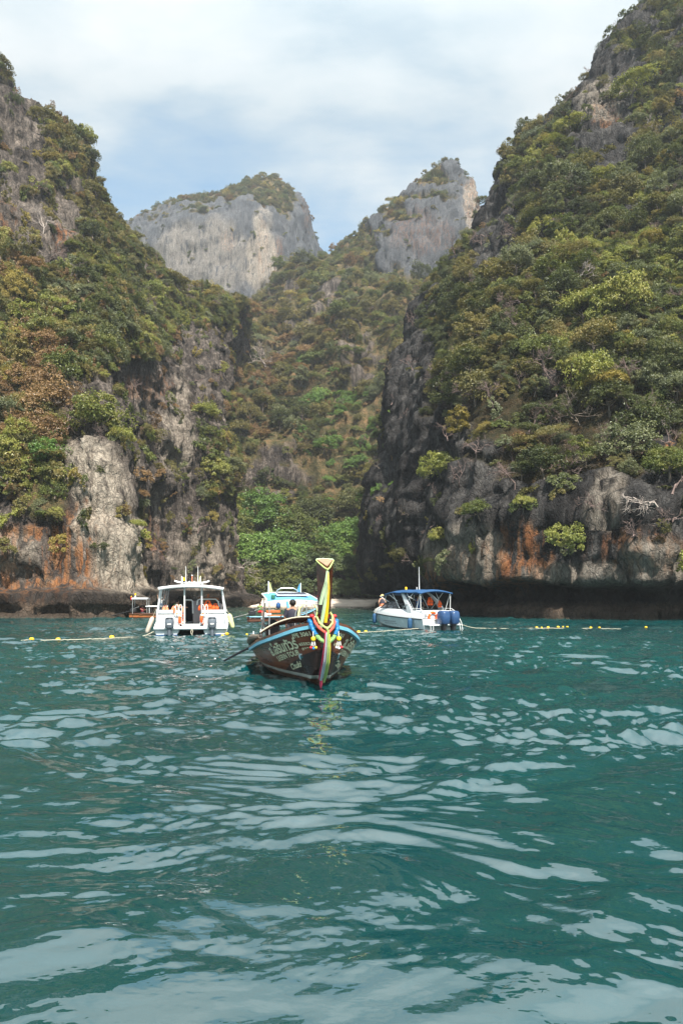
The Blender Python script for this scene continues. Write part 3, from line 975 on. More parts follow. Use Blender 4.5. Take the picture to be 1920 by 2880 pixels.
# colour patches seen in the photograph: (px, py, rx, ry, {colour: weight})
ZONES = [
    (60, 1130, 110, 180, dict(rust=.6, ochre=.2, olive=.2)), (40, 830, 90, 120, dict(ochre=.3, rust=.25, olive=.45)), (90, 960, 80, 70, dict(lime=.7, green=.3)),
    (300, 560, 80, 60, dict(rust=.3, olive=.7)), (470, 880, 60, 60, dict(lime=.5, green=.5)), (170, 560, 140, 140, dict(olive=.6, lime=.15, ochre=.1, green=.15)),
    (240, 860, 120, 150, dict(dark=.45, green=.35, grey=.2)), (330, 740, 150, 90, dict(green=.4, dark=.25, olive=.35)),
    (100, 1340, 130, 100, dict(lime=.45, green=.45, olive=.1)), (270, 1180, 110, 60, dict(green=.7, lime=.3)), (400, 1400, 60, 150, dict(olive=.5, lime=.4, rust=.1)),
    (590, 1250, 50, 180, dict(green=.5, lime=.35, ochre=.15)),
    (1000, 1180, 140, 170, dict(bright=.65, green=.25, olive=.1)), (760, 1180, 130, 130, dict(rust=.25, dark=.35, olive=.4)), (820, 1000, 120, 110, dict(rust=.25, olive=.55, grey=.2)),
    (760, 1330, 120, 110, dict(dark=.8, green=.2)), (1010, 900, 100, 70, dict(olive=.5, green=.5)), (800, 880, 70, 60, dict(ochre=.2, rust=.2, olive=.6)),
    (1760, 760, 200, 180, dict(lime=.28, green=.45, olive=.27)), (1650, 860, 90, 60, dict(lime=.6, ochre=.3, green=.1)), (1500, 780, 110, 120, dict(olive=.5, grey=.3, green=.2)),
    (1780, 280, 80, 60, dict(lime=.4, green=.4, olive=.2)), (1650, 1080, 50, 60, dict(lime=1.0)), (1250, 900, 120, 180, dict(dark=.7, olive=.3)), (1850, 1000, 120, 150, dict(dark=.5, green=.4, grey=.1)),
    (1290, 1250, 60, 60, dict(ochre=.5, grey=.3, olive=.2)), (1430, 1000, 120, 80, dict(olive=.5, dark=.5)), (1860, 1330, 70, 60, dict(green=1.0)),
]
KINDS = list(LEAF.keys())


def colours(name, x, y, g):
    res = []
    for xi, yi in zip(x, y):
        w = dict(MIX[name])
        for (zx, zy, rx, ry, d) in ZONES:
            k = math.exp(-1.2 * (((xi - zx) / rx) ** 2 + ((yi - zy) / ry) ** 2)) * 3.2
            if k > 0.05:
                for c, v in d.items():
                    w[c] = w.get(c, 0) + v * k
        ks = list(w); p = np.array([w[k] for k in ks])
        res.append(ks[g.choice(len(ks), p=p / p.sum())])
    return res


gv = np.random.default_rng(77)
SINGLE, MASSES = [], []        # chosen single trees; the rest
for name, n, r0, r1 in [('left_cliff', 9500, 0.8, 2.7), ('right_cliff', 14000, 0.8, 2.5), ('valley_slope', 6000, 1.3, 3.4),
                        ('peak_hill', 2400, 1.0, 2.2), ('mesa_hill', 1500, 1.0, 2.4)]:
    P, Nn, rk = sample(name, n, gv)
    rad = r0 + (r1 - r0) * gv.random(len(P)) ** 2.2
    rad = rad * np.where(rk > 0.3, 0.6, 1.0)
    keep = dist_pick(P, rad * 1.15)
    P, Nn, rad = P[keep], Nn[keep], rad[keep]
    vis, x, y = shown(P + Nn * 1.5)
    col = colours(name, x, y, gv)
    for i in range(len(P)):
        MASSES.append([name, P[i], Nn[i], rad[i], col[i], x[i], y[i], bool(vis[i])])
    print(name, len(P), int(vis.sum()))

# the largest-showing of them stand as trees of their own
order = sorted([t for t in MASSES if t[7] and -10 < t[5] < 1930 and -10 < t[6] < 1640 and t[0] in ('left_cliff', 'right_cliff', 'valley_slope')],
               key=lambda t: -t[3] / t[1][1])
N_SINGLE = 250
chosen = order[:N_SINGLE]
ids = {id(t) for t in chosen}
REST = [t for t in MASSES if id(t) not in ids]

PLACE = {'left_cliff': 'left cliff', 'right_cliff': 'right cliff', 'valley_slope': 'valley slope'}
LOOK = {'dark': 'dark green', 'olive': 'olive', 'green': 'mid green', 'lime': 'yellow green', 'grey': 'grey green', 'rust': 'dry brown', 'ochre': 'ochre yellow',
        'bright': 'bright green', 'mangrove': 'dusky green'}


def band(name, x, y):
    if name == 'left_cliff':
        if y < 520: return 'near the left cliff skyline'
        if y < 760: return 'on the upper left cliff' + (' inner edge' if x > 230 else '')
        if y < 1000: return 'on the middle left cliff' + (' above the gully' if x > 420 else '')
        if y < 1220: return 'above the pale left buttress' if x < 390 else 'on the inner left buttress'
        return 'beside the pale left buttress' if x < 390 else 'low on the inner left buttress'
    if name == 'right_cliff':
        if y < 330: return 'near the right cliff summit'
        if y < 560: return 'on the upper right cliff' + (' skyline' if x < 1560 else '')
        if y < 800: return 'high on the right cliff' + (' beside its sky edge' if x < 1500 else ' amid canopy')
        if y < 1040: return 'halfway up the right cliff' + (' near the gully' if x < 1400 else ' by the frame edge' if x > 1700 else '')
        if y < 1260: return 'on the lower right cliff' + (' near the dark spur' if x < 1400 else ' by bare branches')
        return 'just above the right overhang'
    if y < 1000: return 'high on the valley slope'
    if y < 1250: return 'halfway up the valley slope'
    return 'at the foot of the valley slope'


def ordinal(i, n):
    words = ['first', 'second', 'third', 'fourth', 'fifth', 'sixth', 'seventh', 'eighth', 'ninth', 'tenth']
    if n == 1: return ''
    if i == 0: return 'leftmost '
    if i == n - 1: return 'rightmost '
    return (words[i] if i < 10 else words[9]) + ' from left, '


def slope_tree(P, Nn, rad, colr, g):
    """One tree standing on a slope: an Empty at its foot, crown and trunk as parts."""
    shape = g.choice(['dome', 'dome', 'umbrella', 'column'], p=[.5, .2, .22, .08])
    cm = CROWNS[shape][g.integers(len(CROWNS[shape]))]
    s = rad / 2.6
    n = np.array([Nn[0], Nn[1], 0]); n /= (np.linalg.norm(n) + 1e-6)
    steep = 1 - max(0.0, Nn[2])
    root = empty("tree", tuple(P), g.random() * 6.28)
    c = link("crown", variant(cm, LEAF[colr]), None, root)
    h = (2.2 - 1.1 * steep) * s + 0.3
    out = Matrix.Rotation(-root.rotation_euler.z, 3, 'Z') @ Vector((n[0], n[1], 0)) * (rad * 0.45 * steep)
    c.location = (out.x, out.y, h)
    c.scale = (s * g.uniform(.85, 1.15), s * g.uniform(.85, 1.15), s * g.uniform(0.8, 1.45))
    c.rotation_euler = (g.normal() * .14, g.normal() * .14, 0)
    t = link("trunk", variant(TRUNKS[g.integers(len(TRUNKS))], BARK), None, root)
    t.scale = (s, s, h / 3.2 * 1.05)
    t.rotation_euler = (0, 0, 0)
    d = Vector((out.x, out.y, h))
    t.rotation_euler = Vector((0, 0, 1)).rotation_difference(d.normalized()).to_euler()
    return root, shape


named = {}
for tr in sorted(chosen, key=lambda t: t[5]):
    root, shape = slope_tree(tr[1], tr[2], tr[3], tr[4], gv)
    form = {'dome': 'rounded', 'umbrella': 'flat topped', 'column': 'narrow upright'}[shape]
    size = 'large ' if tr[3] > 2.3 else ''
    named.setdefault((f"{size}{form} {LOOK[tr[4]]} tree", band(tr[0], tr[5], tr[6])), []).append(root)
    root['group_tmp'] = tr[0]
for (what, where), lst in named.items():
    for i, root in enumerate(lst):
        o = ordinal(i, len(lst))
        lab = f"{o}{what} {where}".replace(',  ', ', ')
        tag(root, lab, "tree", "trees on the " + PLACE[root['group_tmp']])
        del root['group_tmp']


# ------------------------------------------------------------------ the remaining forest: one mass per slope
def forest(name, label_name, items, meshes, label=None):
    """Crowns instanced on points: items are (position, scale, yaw, tilt, mesh index)."""
    me = bpy.data.meshes.new(name)
    P = np.array([i[0] for i in items], dtype=np.float32)
    me.vertices.add(len(P)); me.vertices.foreach_set("co", P.ravel())
    a = me.attributes.new("size", 'FLOAT_VECTOR', 'POINT'); a.data.foreach_set("vector", np.array([i[1] for i in items], dtype=np.float32).ravel())
    a = me.attributes.new("turn", 'FLOAT_VECTOR', 'POINT'); a.data.foreach_set("vector", np.array([i[2] for i in items], dtype=np.float32).ravel())
    a = me.attributes.new("which", 'INT', 'POINT'); a.data.foreach_set("value", np.array([i[3] for i in items], dtype=np.int32))
    o = link(name, me)
    tag(o, label, None, None, 'stuff')
    ng = bpy.data.node_groups.new(name, 'GeometryNodeTree')
    ng.interface.new_socket("Geometry", in_out='INPUT', socket_type='NodeSocketGeometry')
    ng.interface.new_socket("Geometry", in_out='OUTPUT', socket_type='NodeSocketGeometry')
    N, L = ng.nodes, ng.links
    gi, go = N.new('NodeGroupInput'), N.new('NodeGroupOutput')
    join = N.new('GeometryNodeJoinGeometry')
    L.new(join.outputs[0], go.inputs[0])

    def named_attr(nm, ty):
        n = N.new('GeometryNodeInputNamedAttribute'); n.data_type = ty; n.inputs[0].default_value = nm
        return n.outputs[0]
    size, turn, which = named_attr("size", 'FLOAT_VECTOR'), named_attr("turn", 'FLOAT_VECTOR'), named_attr("which", 'INT')
    e2r = N.new('FunctionNodeEulerToRotation'); L.new(turn, e2r.inputs[0])
    for k, src in enumerate(meshes):
        if not any(i[3] == k for i in items):
            continue
        oi = N.new('GeometryNodeObjectInfo'); oi.transform_space = 'ORIGINAL'
        oi.inputs['Object'].default_value = src
        cmpn = N.new('FunctionNodeCompare'); cmpn.data_type = 'INT'; cmpn.operation = 'EQUAL'
        L.new(which, cmpn.inputs[2]); cmpn.inputs[3].default_value = k
        ins = N.new('GeometryNodeInstanceOnPoints')
        L.new(gi.outputs[0], ins.inputs['Points']); L.new(cmpn.outputs[0], ins.inputs['Selection'])
        L.new(oi.outputs['Geometry'], ins.inputs['Instance'])
        L.new(e2r.outputs[0], ins.inputs['Rotation']); L.new(size, ins.inputs['Scale'])
        L.new(ins.outputs[0], join.inputs[0])
    md = o.modifiers.new("plants", 'NODES'); md.node_group = ng
    return o


# sources for the masses: objects of a library that is not part of the scene's layout
LIB, LIBKEY = [], {}


def lib(me, mat):
    m = variant(me, mat)
    if m.name not in LIBKEY:
        o = bpy.data.objects.new("plant_source", m)
        LIBKEY[m.name] = len(LIB); LIB.append(o)
    return LIBKEY[m.name]


DOMES = CROWNS['dome'] + CROWNS['umbrella']
items = {k: [] for k in MASS}
for (nm, P, Nn, rad, colr, x, y, vis) in REST:
    if y < -150 or x < -200 or x > 2150:
        continue
    me = DOMES[gv.integers(len(DOMES))]
    s = rad / 2.6
    steep = 1 - max(0.0, Nn[2])
    pos = P + Nn * (0.30 * rad) + np.array([0, 0, 0.45 * rad * (1 - steep)])
    items[nm].append((pos, (s * gv.uniform(.8, 1.2), s * gv.uniform(.8, 1.2), s * gv.uniform(0.75, 1.5)), (gv.normal() * 0.22, gv.normal() * 0.22, gv.random() * 6.28), lib(me, LEAF[colr])))
# leafless brushwood, thick on the lower right wall
for name, n in [('left_cliff', 800), ('right_cliff', 1500), ('valley_slope', 500)]:
    P, Nn, rk = sample(name, n, gv, 0.4, 0.15, 0.0)
    vis, x, y = shown(P + Nn, 6)
    for i in np.where(vis)[0]:
        dens = max([math.exp(-((x[i] - zx) / rx) ** 2 - ((y[i] - zy) / ry) ** 2) for (zx, zy, rx, ry, k) in THIN])
        if gv.random() > 0.25 + 0.75 * dens:
            continue
        s = gv.uniform(0.45, 0.95)
        z = Vector((0, 0, 1)).rotation_difference(Vector(Nn[i] * 1.0 + np.array([gv.normal() * .4, 0, 0.7])).normalized()).to_euler()
        items[name].append((P[i] - Nn[i] * 0.1, (s, s, s), (z.x, z.y, gv.random() * 6.28), lib(BARES[gv.integers(5)], TWIG if gv.random() < .75 else BARK)))
# undergrowth: low bushes and creepers over everything that is not bare rock
for name, n in [('left_cliff', 7000), ('right_cliff', 10500), ('valley_slope', 4600), ('peak_hill', 1300), ('mesa_hill', 1200)]:
    P, Nn, rk = sample(name, n, gv, 0.8, 0.05)
    vis, x, y = shown(P + Nn * 1.0, 8)
    P, Nn, x, y = P[vis], Nn[vis], x[vis], y[vis]
    col = colours(name, x, y, gv)
    for i in range(len(P)):
        c = col[i] if gv.random() < 0.75 else gv.choice(['rust', 'olive', 'dark'])
        s = gv.uniform(0.35, 1.05) * (1.4 if name in ('peak_hill', 'mesa_hill') else 1.0)
        z = Vector((0, 0, 1)).rotation_difference(Vector(Nn[i] * 0.8 + np.array([0, 0, 0.5])).normalized()).to_euler()
        items[name].append((P[i] - Nn[i] * 0.1, (s, s, s * gv.uniform(0.8, 1.3)), (z.x, z.y, gv.random() * 6.28), lib(BUSHES[gv.integers(3)], LEAF[c])))
for name in MASS:
    forest({'left_cliff': 'left_forest', 'right_cliff': 'right_forest', 'valley_slope': 'valley_forest', 'peak_hill': 'peak_scrub', 'mesa_hill': 'mesa_scrub'}[name],
           name, items[name], LIB)


# ------------------------------------------------------------------ plants of their own, seen in the photograph
def surf(px, py):
    """The visible slope point at photo pixel (px, py)."""
    for reach in (9, 20, 50, 120):
        best = None
        for mm in MASS.values():
            d = np.hypot(mm['px'] - px, mm['py'] - py)
            k = d < reach
            if k.any():
                Ys = np.where(k, mm['P'][..., 1], 1e9)
                j = np.unravel_index(Ys.argmin(), Ys.shape)
                if best is None or Ys[j] < best[0]:
                    best = (Ys[j], mm['P'][j], mm['N'][j])
        if best is not None:
            return best[1], best[2]


def special_tree(px, py, rpx, colr, label, group="trees on the cliffs", shape=None):
    P, Nn = surf(px, py + rpx * 0.4)
    rad = rpx * P[1] / FPX
    root, _ = slope_tree(P, Nn, rad, colr, gv)
    tag(root, label, "tree", group)


for a in [
    (1650, 1088, 58, 'lime', "pale yellow green rounded tree standing alone on the dark right cliff"),
    (1469, 1437, 24, 'lime', "small yellow bush above the middle of the right overhang"),
    (1598, 1535, 50, 'lime', "yellow green bush hanging over the edge of the right overhang"),
    (1875, 1330, 60, 'green', "bright green leafy tree at the right frame edge above the overhang"),
    (1285, 1215, 45, 'ochre', "thin cream leaved tree at the left end of the right wall"),
    (1235, 1325, 40, 'lime', "olive yellow shrub beside the dark spur of the right cliff"),
    (1345, 1455, 36, 'green', "mid green shrub clinging above the striped rock of the right cliff"),
    (1245, 1520, 26, 'lime', "small lime shrub on the striped rock near the spur"),
    (1760, 860, 60, 'lime', "fresh lime flat topped tree in the dense canopy of the right cliff"),
    (1655, 868, 32, 'ochre', "golden orange tree beside a lime tree on the right cliff"),
    (1645, 755, 20, 'ochre', "small golden orange crown amid green canopy on the right cliff"),
    (1775, 262, 45, 'lime', "pale green tree beside bare grey rock high on the right cliff"),
    (1390, 840, 26, 'lime', "yellow green bush by the left rim of the right cliff"),
    (95, 915, 62, 'lime', "bright yellow green tree on the left cliff near the frame edge"),
    (445, 880, 42, 'lime', "lime green tree on the left cliff facing the gully"),
    (195, 1055, 55, 'green', "green layered tree at the middle of the left cliff"),
    (150, 1290, 46, 'bright', "bright green shrub tree left of the pale buttress"),
    (90, 1330, 50, 'lime', "yellow green drooping bush left of the grey rock face"),
    (190, 1365, 40, 'lime', "lime bush leaning against the left side of the pale buttress"),
    (25, 1170, 44, 'grey', "blue green dark bush at the left frame edge"),
    (120, 1140, 75, 'rust', "large orange brown dry thicket on the left cliff"),
    (100, 1215, 55, 'rust', "lower orange brown dry thicket above a green shrub on the left cliff"),
    (290, 1180, 70, 'green', "green spreading tree crowning the pale left buttress"),
    (350, 1250, 36, 'lime', "yellow green bush at the right shoulder of the pale buttress"),
    (425, 1240, 44, 'olive', "olive bush on brown rock between the two left buttresses"),
    (390, 1490, 22, 'lime', "small lime tuft low between the left buttresses"),
    (420, 1530, 20, 'ochre', "small yellow bush low on the inner left buttress"),
    (580, 1170, 44, 'lime', "yellow tinged tree on the outer edge of the inner left buttress"),
    (590, 1270, 50, 'green', "green hanging tree on the edge of the inner left buttress"),
    (600, 1390, 38, 'green', "dark green shrub low on the edge of the inner left buttress"),
]:
    special_tree(*a)


def bare_tree(px, py, hpx, mat, label, lean=None, idx=None):
    P, Nn = surf(px, py)
    h = hpx * P[1] / FPX
    root = empty("bare_tree", tuple(P + np.array([0, 0, -0.1])), gv.random() * 6.28 if lean is None else 0)
    me = BARES[gv.integers(len(BARES)) if idx is None else idx]
    o = link("limbs", variant(me, mat), None, root)
    s = h / 5.0
    o.scale = (s, s, s)
    ln = Vector((gv.normal() * 0.4, -0.5, 1)) if lean is None else Vector(lean)
    ln = Matrix.Rotation(-root.rotation_euler.z, 3, 'Z') @ ln
    o.rotation_euler = Vector((0, 0, 1)).rotation_difference(ln.normalized()).to_euler()
    tag(root, label, "bare tree", "leafless trees on the cliffs")


for a in [
    (1530, 1075, 130, TWIG, "leafless purple brown tree left of the pale yellow green tree"),
    (1625, 1190, 160, BARK, "tall leaning bare trunk below the pale yellow green tree", (-0.5, -0.3, 1)),
    (1763, 1090, 130, TWIG, "twiggy leafless tree right of the pale yellow green tree"),
    (1885, 1205, 90, BARK_PALE, "bleached dead branch near the right frame edge", (-1.2, -0.6, 0.4)),
    (1835, 1420, 170, BARK_PALE, "long pale dead limb reaching left over the right overhang", (-1.6, -0.7, 0.5)),
    (1440, 1370, 130, TWIG, "spreading leafless tree on the middle of the right wall", (-0.6, -0.5, 1)),
    (1330, 1290, 110, TWIG, "grey leafless shrub by the cream leaved tree", (-0.5, -0.5, 0.9)),
    (1660, 1430, 100, TWIG, "forked bare shrub above the right overhang", (-0.4, -0.6, 0.8)),
    (1734, 1170, 120, TWIG, "purple twiggy thicket halfway up the right cliff"),
    (1282, 1370, 90, TWIG, "small bare tree at the left end of the right wall", (-0.6, -0.6, 0.8)),
    (1780, 1500, 110, TWIG, "drooping bare shrub at the lip of the right overhang", (-0.8, -0.7, 0.2)),
    (1900, 1450, 130, TWIG, "bare tangle at the right frame edge over the overhang", (-1.0, -0.5, 0.6)),
    (1590, 1330, 100, TWIG, "bare thicket beneath the leaning trunk on the right cliff"),
    (1380, 1150, 110, TWIG, "brown leafless tree left of centre on the right wall"),
    (1480, 1220, 110, TWIG, "dense brown twig tree above the small yellow bush"),
    (1690, 1290, 110, TWIG, "bare tree right of the leaning trunk on the right cliff"),
    (1830, 1180, 100, TWIG, "bare crown beneath the canopy on the right"),
    (1550, 1180, 90, TWIG, "small purple twig tree left of the leaning trunk"),
    (1457, 925, 110, TWIG, "purple leafless tree high on the right cliff near the gully"),
    (1604, 800, 120, BARK_PALE, "pale forked dead tree under a golden orange crown"),
    (1430, 990, 90, TWIG, "bare shrub halfway up the right cliff beside the gully"),
    (1850, 470, 70, TWIG, "leafless crown high on the right cliff"),
    (1818, 380, 60, BARK_PALE, "thin pale dead stem high on the right cliff", (0.05, -0.1, 1)),
    (126, 650, 90, BARK_PALE, "pale dead tree on grey rock of the left cliff"),
    (30, 760, 110, TWIG, "purple brown leafless thicket at the left frame edge"),
    (285, 1225, 60, TWIG, "bare brushwood on top of the pale left buttress", (0.4, -0.6, 0.6)),
    (450, 1290, 80, TWIG, "tangled bare creeper on the inner left buttress", (0.3, -0.7, 0.5)),
    (380, 1120, 90, TWIG, "bare shrub on brown rock above the inner buttress"),
    (650, 1375, 70, TWIG, "tan leafless crown on the edge of the inner left buttress", (0.5, -0.3, 0.9)),
    (665, 1590, 90, BARK_PALE, "bleached dead branch arching over the beach from the left rock", (1.5, -0.2, 0.45)),
    (750, 1040, 100, BARK_PALE, "tree with long pale trunk at the head of the gully", (-0.1, -0.1, 1)),
]:
    bare_tree(*a)


# ------------------------------------------------------------------ trees behind the beach
BIG = [crown_mesh("beach_crown_leaves", 1200 + i, 5.2, 4.8, 90, 110, 0.42, 'dome', 0.85) for i in range(2)] + \
      [crown_mesh("beach_crown_leaves", 1215, 5.2, 5.4, 84, 110, 0.42, 'dome', 0.9)]
MANG = [crown_mesh("mangrove_leaves", 1220 + i, 3.4, 3.2, 46, 120, 0.34, 'dome', 0.8) for i in range(2)]
GROUND_Z = 2.2


def beach_tree(px, py, rpx, Y, colr, label, meshes=BIG, cat="tree", group="trees behind the beach", trunk=True):
    c = W(px, py, Y)
    rad = rpx * Y / FPX
    me = meshes[gv.integers(len(meshes))]
    base_r = 5.2 if meshes is BIG else 3.4
    s = rad / base_r
    root = empty("beach_tree" if meshes is BIG else "mangrove", (c[0], c[1], GROUND_Z), gv.random() * 6.28)
    o = link("crown", variant(me, LEAF[colr]), None, root)
    h = max(c[2] - GROUND_Z - 0.3 * rad, 0.2)
    o.location = (0, 0, h)
    o.scale = (s, s, s)
    t = link("trunk", variant(TRUNKS[gv.integers(4)], BARK), None, root)
    t.scale = (s * 1.8, s * 1.8, (h + rad * 0.3) / 3.2)
    tag(root, label, cat, group)


for a in [
    (705, 1560, 78, 172, 'bright', "broad bright green tree at the left end of the beach"),
    (770, 1545, 72, 176, 'bright', "bright green spreading tree behind the prow of the longtail"),
    (655, 1490, 56, 178, 'green', "green tree squeezed against the left rock behind the beach"),
    (735, 1440, 74, 186, 'bright', "tall blue green tree rising highest behind the beach"),
    (800, 1470, 60, 186, 'green', "mid green tree right of the tallest beach tree"),
    (860, 1500, 62, 184, 'green', "green rounded tree at the middle of the grove"),
    (690, 1630, 50, 166, 'green', "low green tree leaning over the left end of the sand"),
    (790, 1625, 52, 168, 'green', "low leafy tree just behind the prow at the sand"),
    (935, 1520, 58, 182, 'bright', "bright green tree under the tan leafless crowns"),
    (1010, 1500, 60, 184, 'bright', "bright green tree beside the dark spur"),
    (1060, 1470, 50, 188, 'green', "green tree tucked behind the dark spur"),
    (1050, 1545, 50, 180, 'lime', "yellow green tree low beside the dark spur"),
    (640, 1425, 46, 184, 'lime', "yellow tinged tree above the grove by the left rock"),
    (880, 1435, 50, 192, 'dark', "dark green tree at the back of the grove"),
    (1000, 1410, 50, 194, 'dark', "dark green tree at the back right of the grove"),
    (905, 1570, 52, 178, 'green', "mid green tree directly behind the prow top"),
    (970, 1560, 46, 178, 'bright', "bright green bushy tree between the mangroves and leafless crowns"),
    (830, 1565, 50, 176, 'bright', "bright green tree left of the prow top"),
]:
    beach_tree(*a)
for px, py, hp, lab in [(908, 1490, 110, "tan leafless tree standing above the middle of the grove"), (988, 1490, 100, "tan leafless tree right of its taller twin above the grove"),
                        (840, 1530, 60, "low brown leafless crown in the middle of the grove")]:
    c = W(px, py, 186)
    root = empty("bare_tree", (c[0], c[1], GROUND_Z), gv.random() * 6)
    o = link("limbs", variant(BARES[gv.integers(5)], BARK), None, root)
    h = c[2] - GROUND_Z + hp * 186 / FPX * 0.5
    o.scale = (h / 6.0,) * 3
    tag(root, lab, "bare tree", "leafless trees behind the beach")
for i, (px, py, rp, Y, lab) in enumerate([
    (850, 1600, 48, 170, "dusky green mangrove just right of the low leafy tree"), (905, 1585, 52, 170, "tall dusky mangrove behind the prow top"),
    (960, 1590, 52, 170, "dusky mangrove right of the prow top"), (1010, 1600, 48, 170, "dusky mangrove toward the spur"),
    (1050, 1620, 40, 168, "dusky mangrove at the foot of the dark spur"), (835, 1650, 36, 166, "low mangrove over the sand left of the prow"),
    (885, 1650, 38, 166, "low mangrove over the sand behind the prow"), (935, 1650, 38, 166, "low mangrove over the sand right of the prow"),
    (985, 1650, 38, 166, "low mangrove over the middle right sand"), (1030, 1655, 34, 165, "low mangrove over the right sand"),
    (1065, 1665, 26, 164, "lowest mangrove at the right end of the sand"), (750, 1660, 34, 166, "low dark shrub on the sand above the blue boat roof"),
    (690, 1668, 26, 165, "low dark shrub at the left end of the sand"), (800, 1660, 30, 165, "low dark shrub on the sand beside the prow")]):
    beach_tree(px, py, rp, Y, 'mangrove', lab, MANG, "mangrove", "mangroves along the sand")
# ------------------------------------------------------------------ shapes for boats and gear
class MB:
    """Collects primitives into one mesh."""
    def __init__(self):
        self.V, self.F, self.M, self.mi = [], [], [], 0

    def add(self, V, F):
        b = len(self.V)
        self.V += [tuple(v) for v in V]
        for f in F:
            self.F.append(tuple(i + b for i in f)); self.M.append(self.mi)
        return self

    def box(self, c, s, rz=0.0, rx=0.0, ry=0.0, bev=0.0):
        hx, hy, hz = s[0] / 2, s[1] / 2, s[2] / 2
        rot = Matrix.Rotation(rz, 3, 'Z') @ Matrix.Rotation(ry, 3, 'Y') @ Matrix.Rotation(rx, 3, 'X')
        if bev <= 0:
            v = [Vector((x, y, z)) for z in (-hz, hz) for x, y in ((-hx, -hy), (hx, -hy), (hx, hy), (-hx, hy))]
            f = [(3, 2, 1, 0), (4, 5, 6, 7), (0, 1, 5, 4), (1, 2, 6, 5), (2, 3, 7, 6), (3, 0, 4, 7)]
        else:
            b = min(bev, hx * .9, hy * .9, hz * .9)
            ring = lambda i, z: [Vector((x, y, z)) for x, y in ((-hx + b + (0), -hy + i), (hx - b, -hy + i), (hx - i, -hy + b), (hx - i, hy - b),
                                                               (hx - b, hy - i), (-hx + b, hy - i), (-hx + i, hy - b), (-hx + i, -hy + b))]
            v = ring(b, -hz) + ring(0, -hz + b) + ring(0, hz - b) + ring(b, hz)
            f = [tuple(range(7, -1, -1)), tuple(range(24, 32))]
            for k in range(3):
                for i in range(8):
                    j = (i + 1) % 8
                    f.append((k * 8 + i, k * 8 + j, k * 8 + 8 + j, k * 8 + 8 + i))
        c = Vector(c)
        return self.add([rot @ p + c for p in v], f)

    def tube(self, pts, r, sides=8, cap=True, closed=False):
        pts = [Vector(p) for p in pts]
        n = len(pts)
        rr = r if isinstance(r, (list, tuple)) else [r] * n
        V, F = [], []
        pa = None
        for i, p in enumerate(pts):
            if closed:
                d = pts[(i + 1) % n] - pts[i - 1]
            else:
                d = pts[min(i + 1, n - 1)] - pts[max(i - 1, 0)]
            d.normalize()
            a = pa - d * pa.dot(d) if pa is not None else d.cross(Vector((0, 0, 1)) if abs(d.z) < 0.9 else Vector((1, 0, 0)))
            if a.length < 1e-5:
                a = d.cross(Vector((0, 1, 0)))
            a.normalize(); pa = a
            b = d.cross(a)
            for k in range(sides):
                an = 2 * math.pi * k / sides
                V.append(p + rr[i] * (math.cos(an) * a + math.sin(an) * b))
        m = n if closed else n - 1
        for i in range(m):
            for k in range(sides):
                k2 = (k + 1) % sides; i2 = (i + 1) % n
                F.append((i * sides + k, i * sides + k2, i2 * sides + k2, i2 * sides + k))
        if cap and not closed:
            F.append(tuple(range(sides - 1, -1, -1))); F.append(tuple(range((n - 1) * sides, n * sides)))
        return self.add(V, F)

    def loft(self, secs, closed=True, cap=True):
        n, k = len(secs), len(secs[0])
        V = [p for s in secs for p in s]
        F = []
        for i in range(n - 1):
            for j in range(k if closed else k - 1):
                j2 = (j + 1) % k
                F.append((i * k + j, i * k + j2, (i + 1) * k + j2, (i + 1) * k + j))
        if cap and closed:
            F.append(tuple(range(k - 1, -1, -1))); F.append(tuple(range((n - 1) * k, n * k)))
        return self.add(V, F)

    def ball(self, c, r, seg=12, rings=8):
        r = r if isinstance(r, (list, tuple)) else (r, r, r)
        V = [(c[0], c[1], c[2] - r[2])]
        for i in range(1, rings):
            a = math.pi * i / rings - math.pi / 2
            for k in range(seg):
                b = 2 * math.pi * k / seg
                V.append((c[0] + r[0] * math.cos(a) * math.cos(b), c[1] + r[1] * math.cos(a) * math.sin(b), c[2] + r[2] * math.sin(a)))
        V.append((c[0], c[1], c[2] + r[2]))
        F = []
        for k in range(seg):
            F.append((0, 1 + (k + 1) % seg, 1 + k))
            F.append((len(V) - 1, 1 + (rings - 2) * seg + k, 1 + (rings - 2) * seg + (k + 1) % seg))
        for i in range(rings - 2):
            for k in range(seg):
                a, b = 1 + i * seg + k, 1 + i * seg + (k + 1) % seg
                F.append((a, b, b + seg, a + seg))
        return self.add(V, F)

    def sheet(self, grid, thick=0.01):
        """A curved sheet (rows of points) given real thickness."""
        g = np.array([[tuple(p) for p in row] for row in grid], float)
        n, k = g.shape[:2]
        du = np.gradient(g, axis=0); dv = np.gradient(g, axis=1)
        nr = np.cross(du, dv); nr /= np.linalg.norm(nr, axis=2, keepdims=True) + 1e-9
        a, b = g + nr * thick / 2, g - nr * thick / 2
        V = np.vstack([a.reshape(-1, 3), b.reshape(-1, 3)])
        F = []
        o = n * k
        for i in range(n - 1):
            for j in range(k - 1):
                q = (i * k + j, i * k + j + 1, (i + 1) * k + j + 1, (i + 1) * k + j)
                F.append(q); F.append(tuple(x + o for x in reversed(q)))
        edge = [(0, j) for j in range(k)] + [(i, k - 1) for i in range(1, n)] + [(n - 1, j) for j in range(k - 2, -1, -1)] + [(i, 0) for i in range(n - 2, 0, -1)]
        e = [i * k + j for i, j in edge]
        for x, y in zip(e, e[1:] + e[:1]):
            F.append((y, x, x + o, y + o))
        return self.add(V, F)

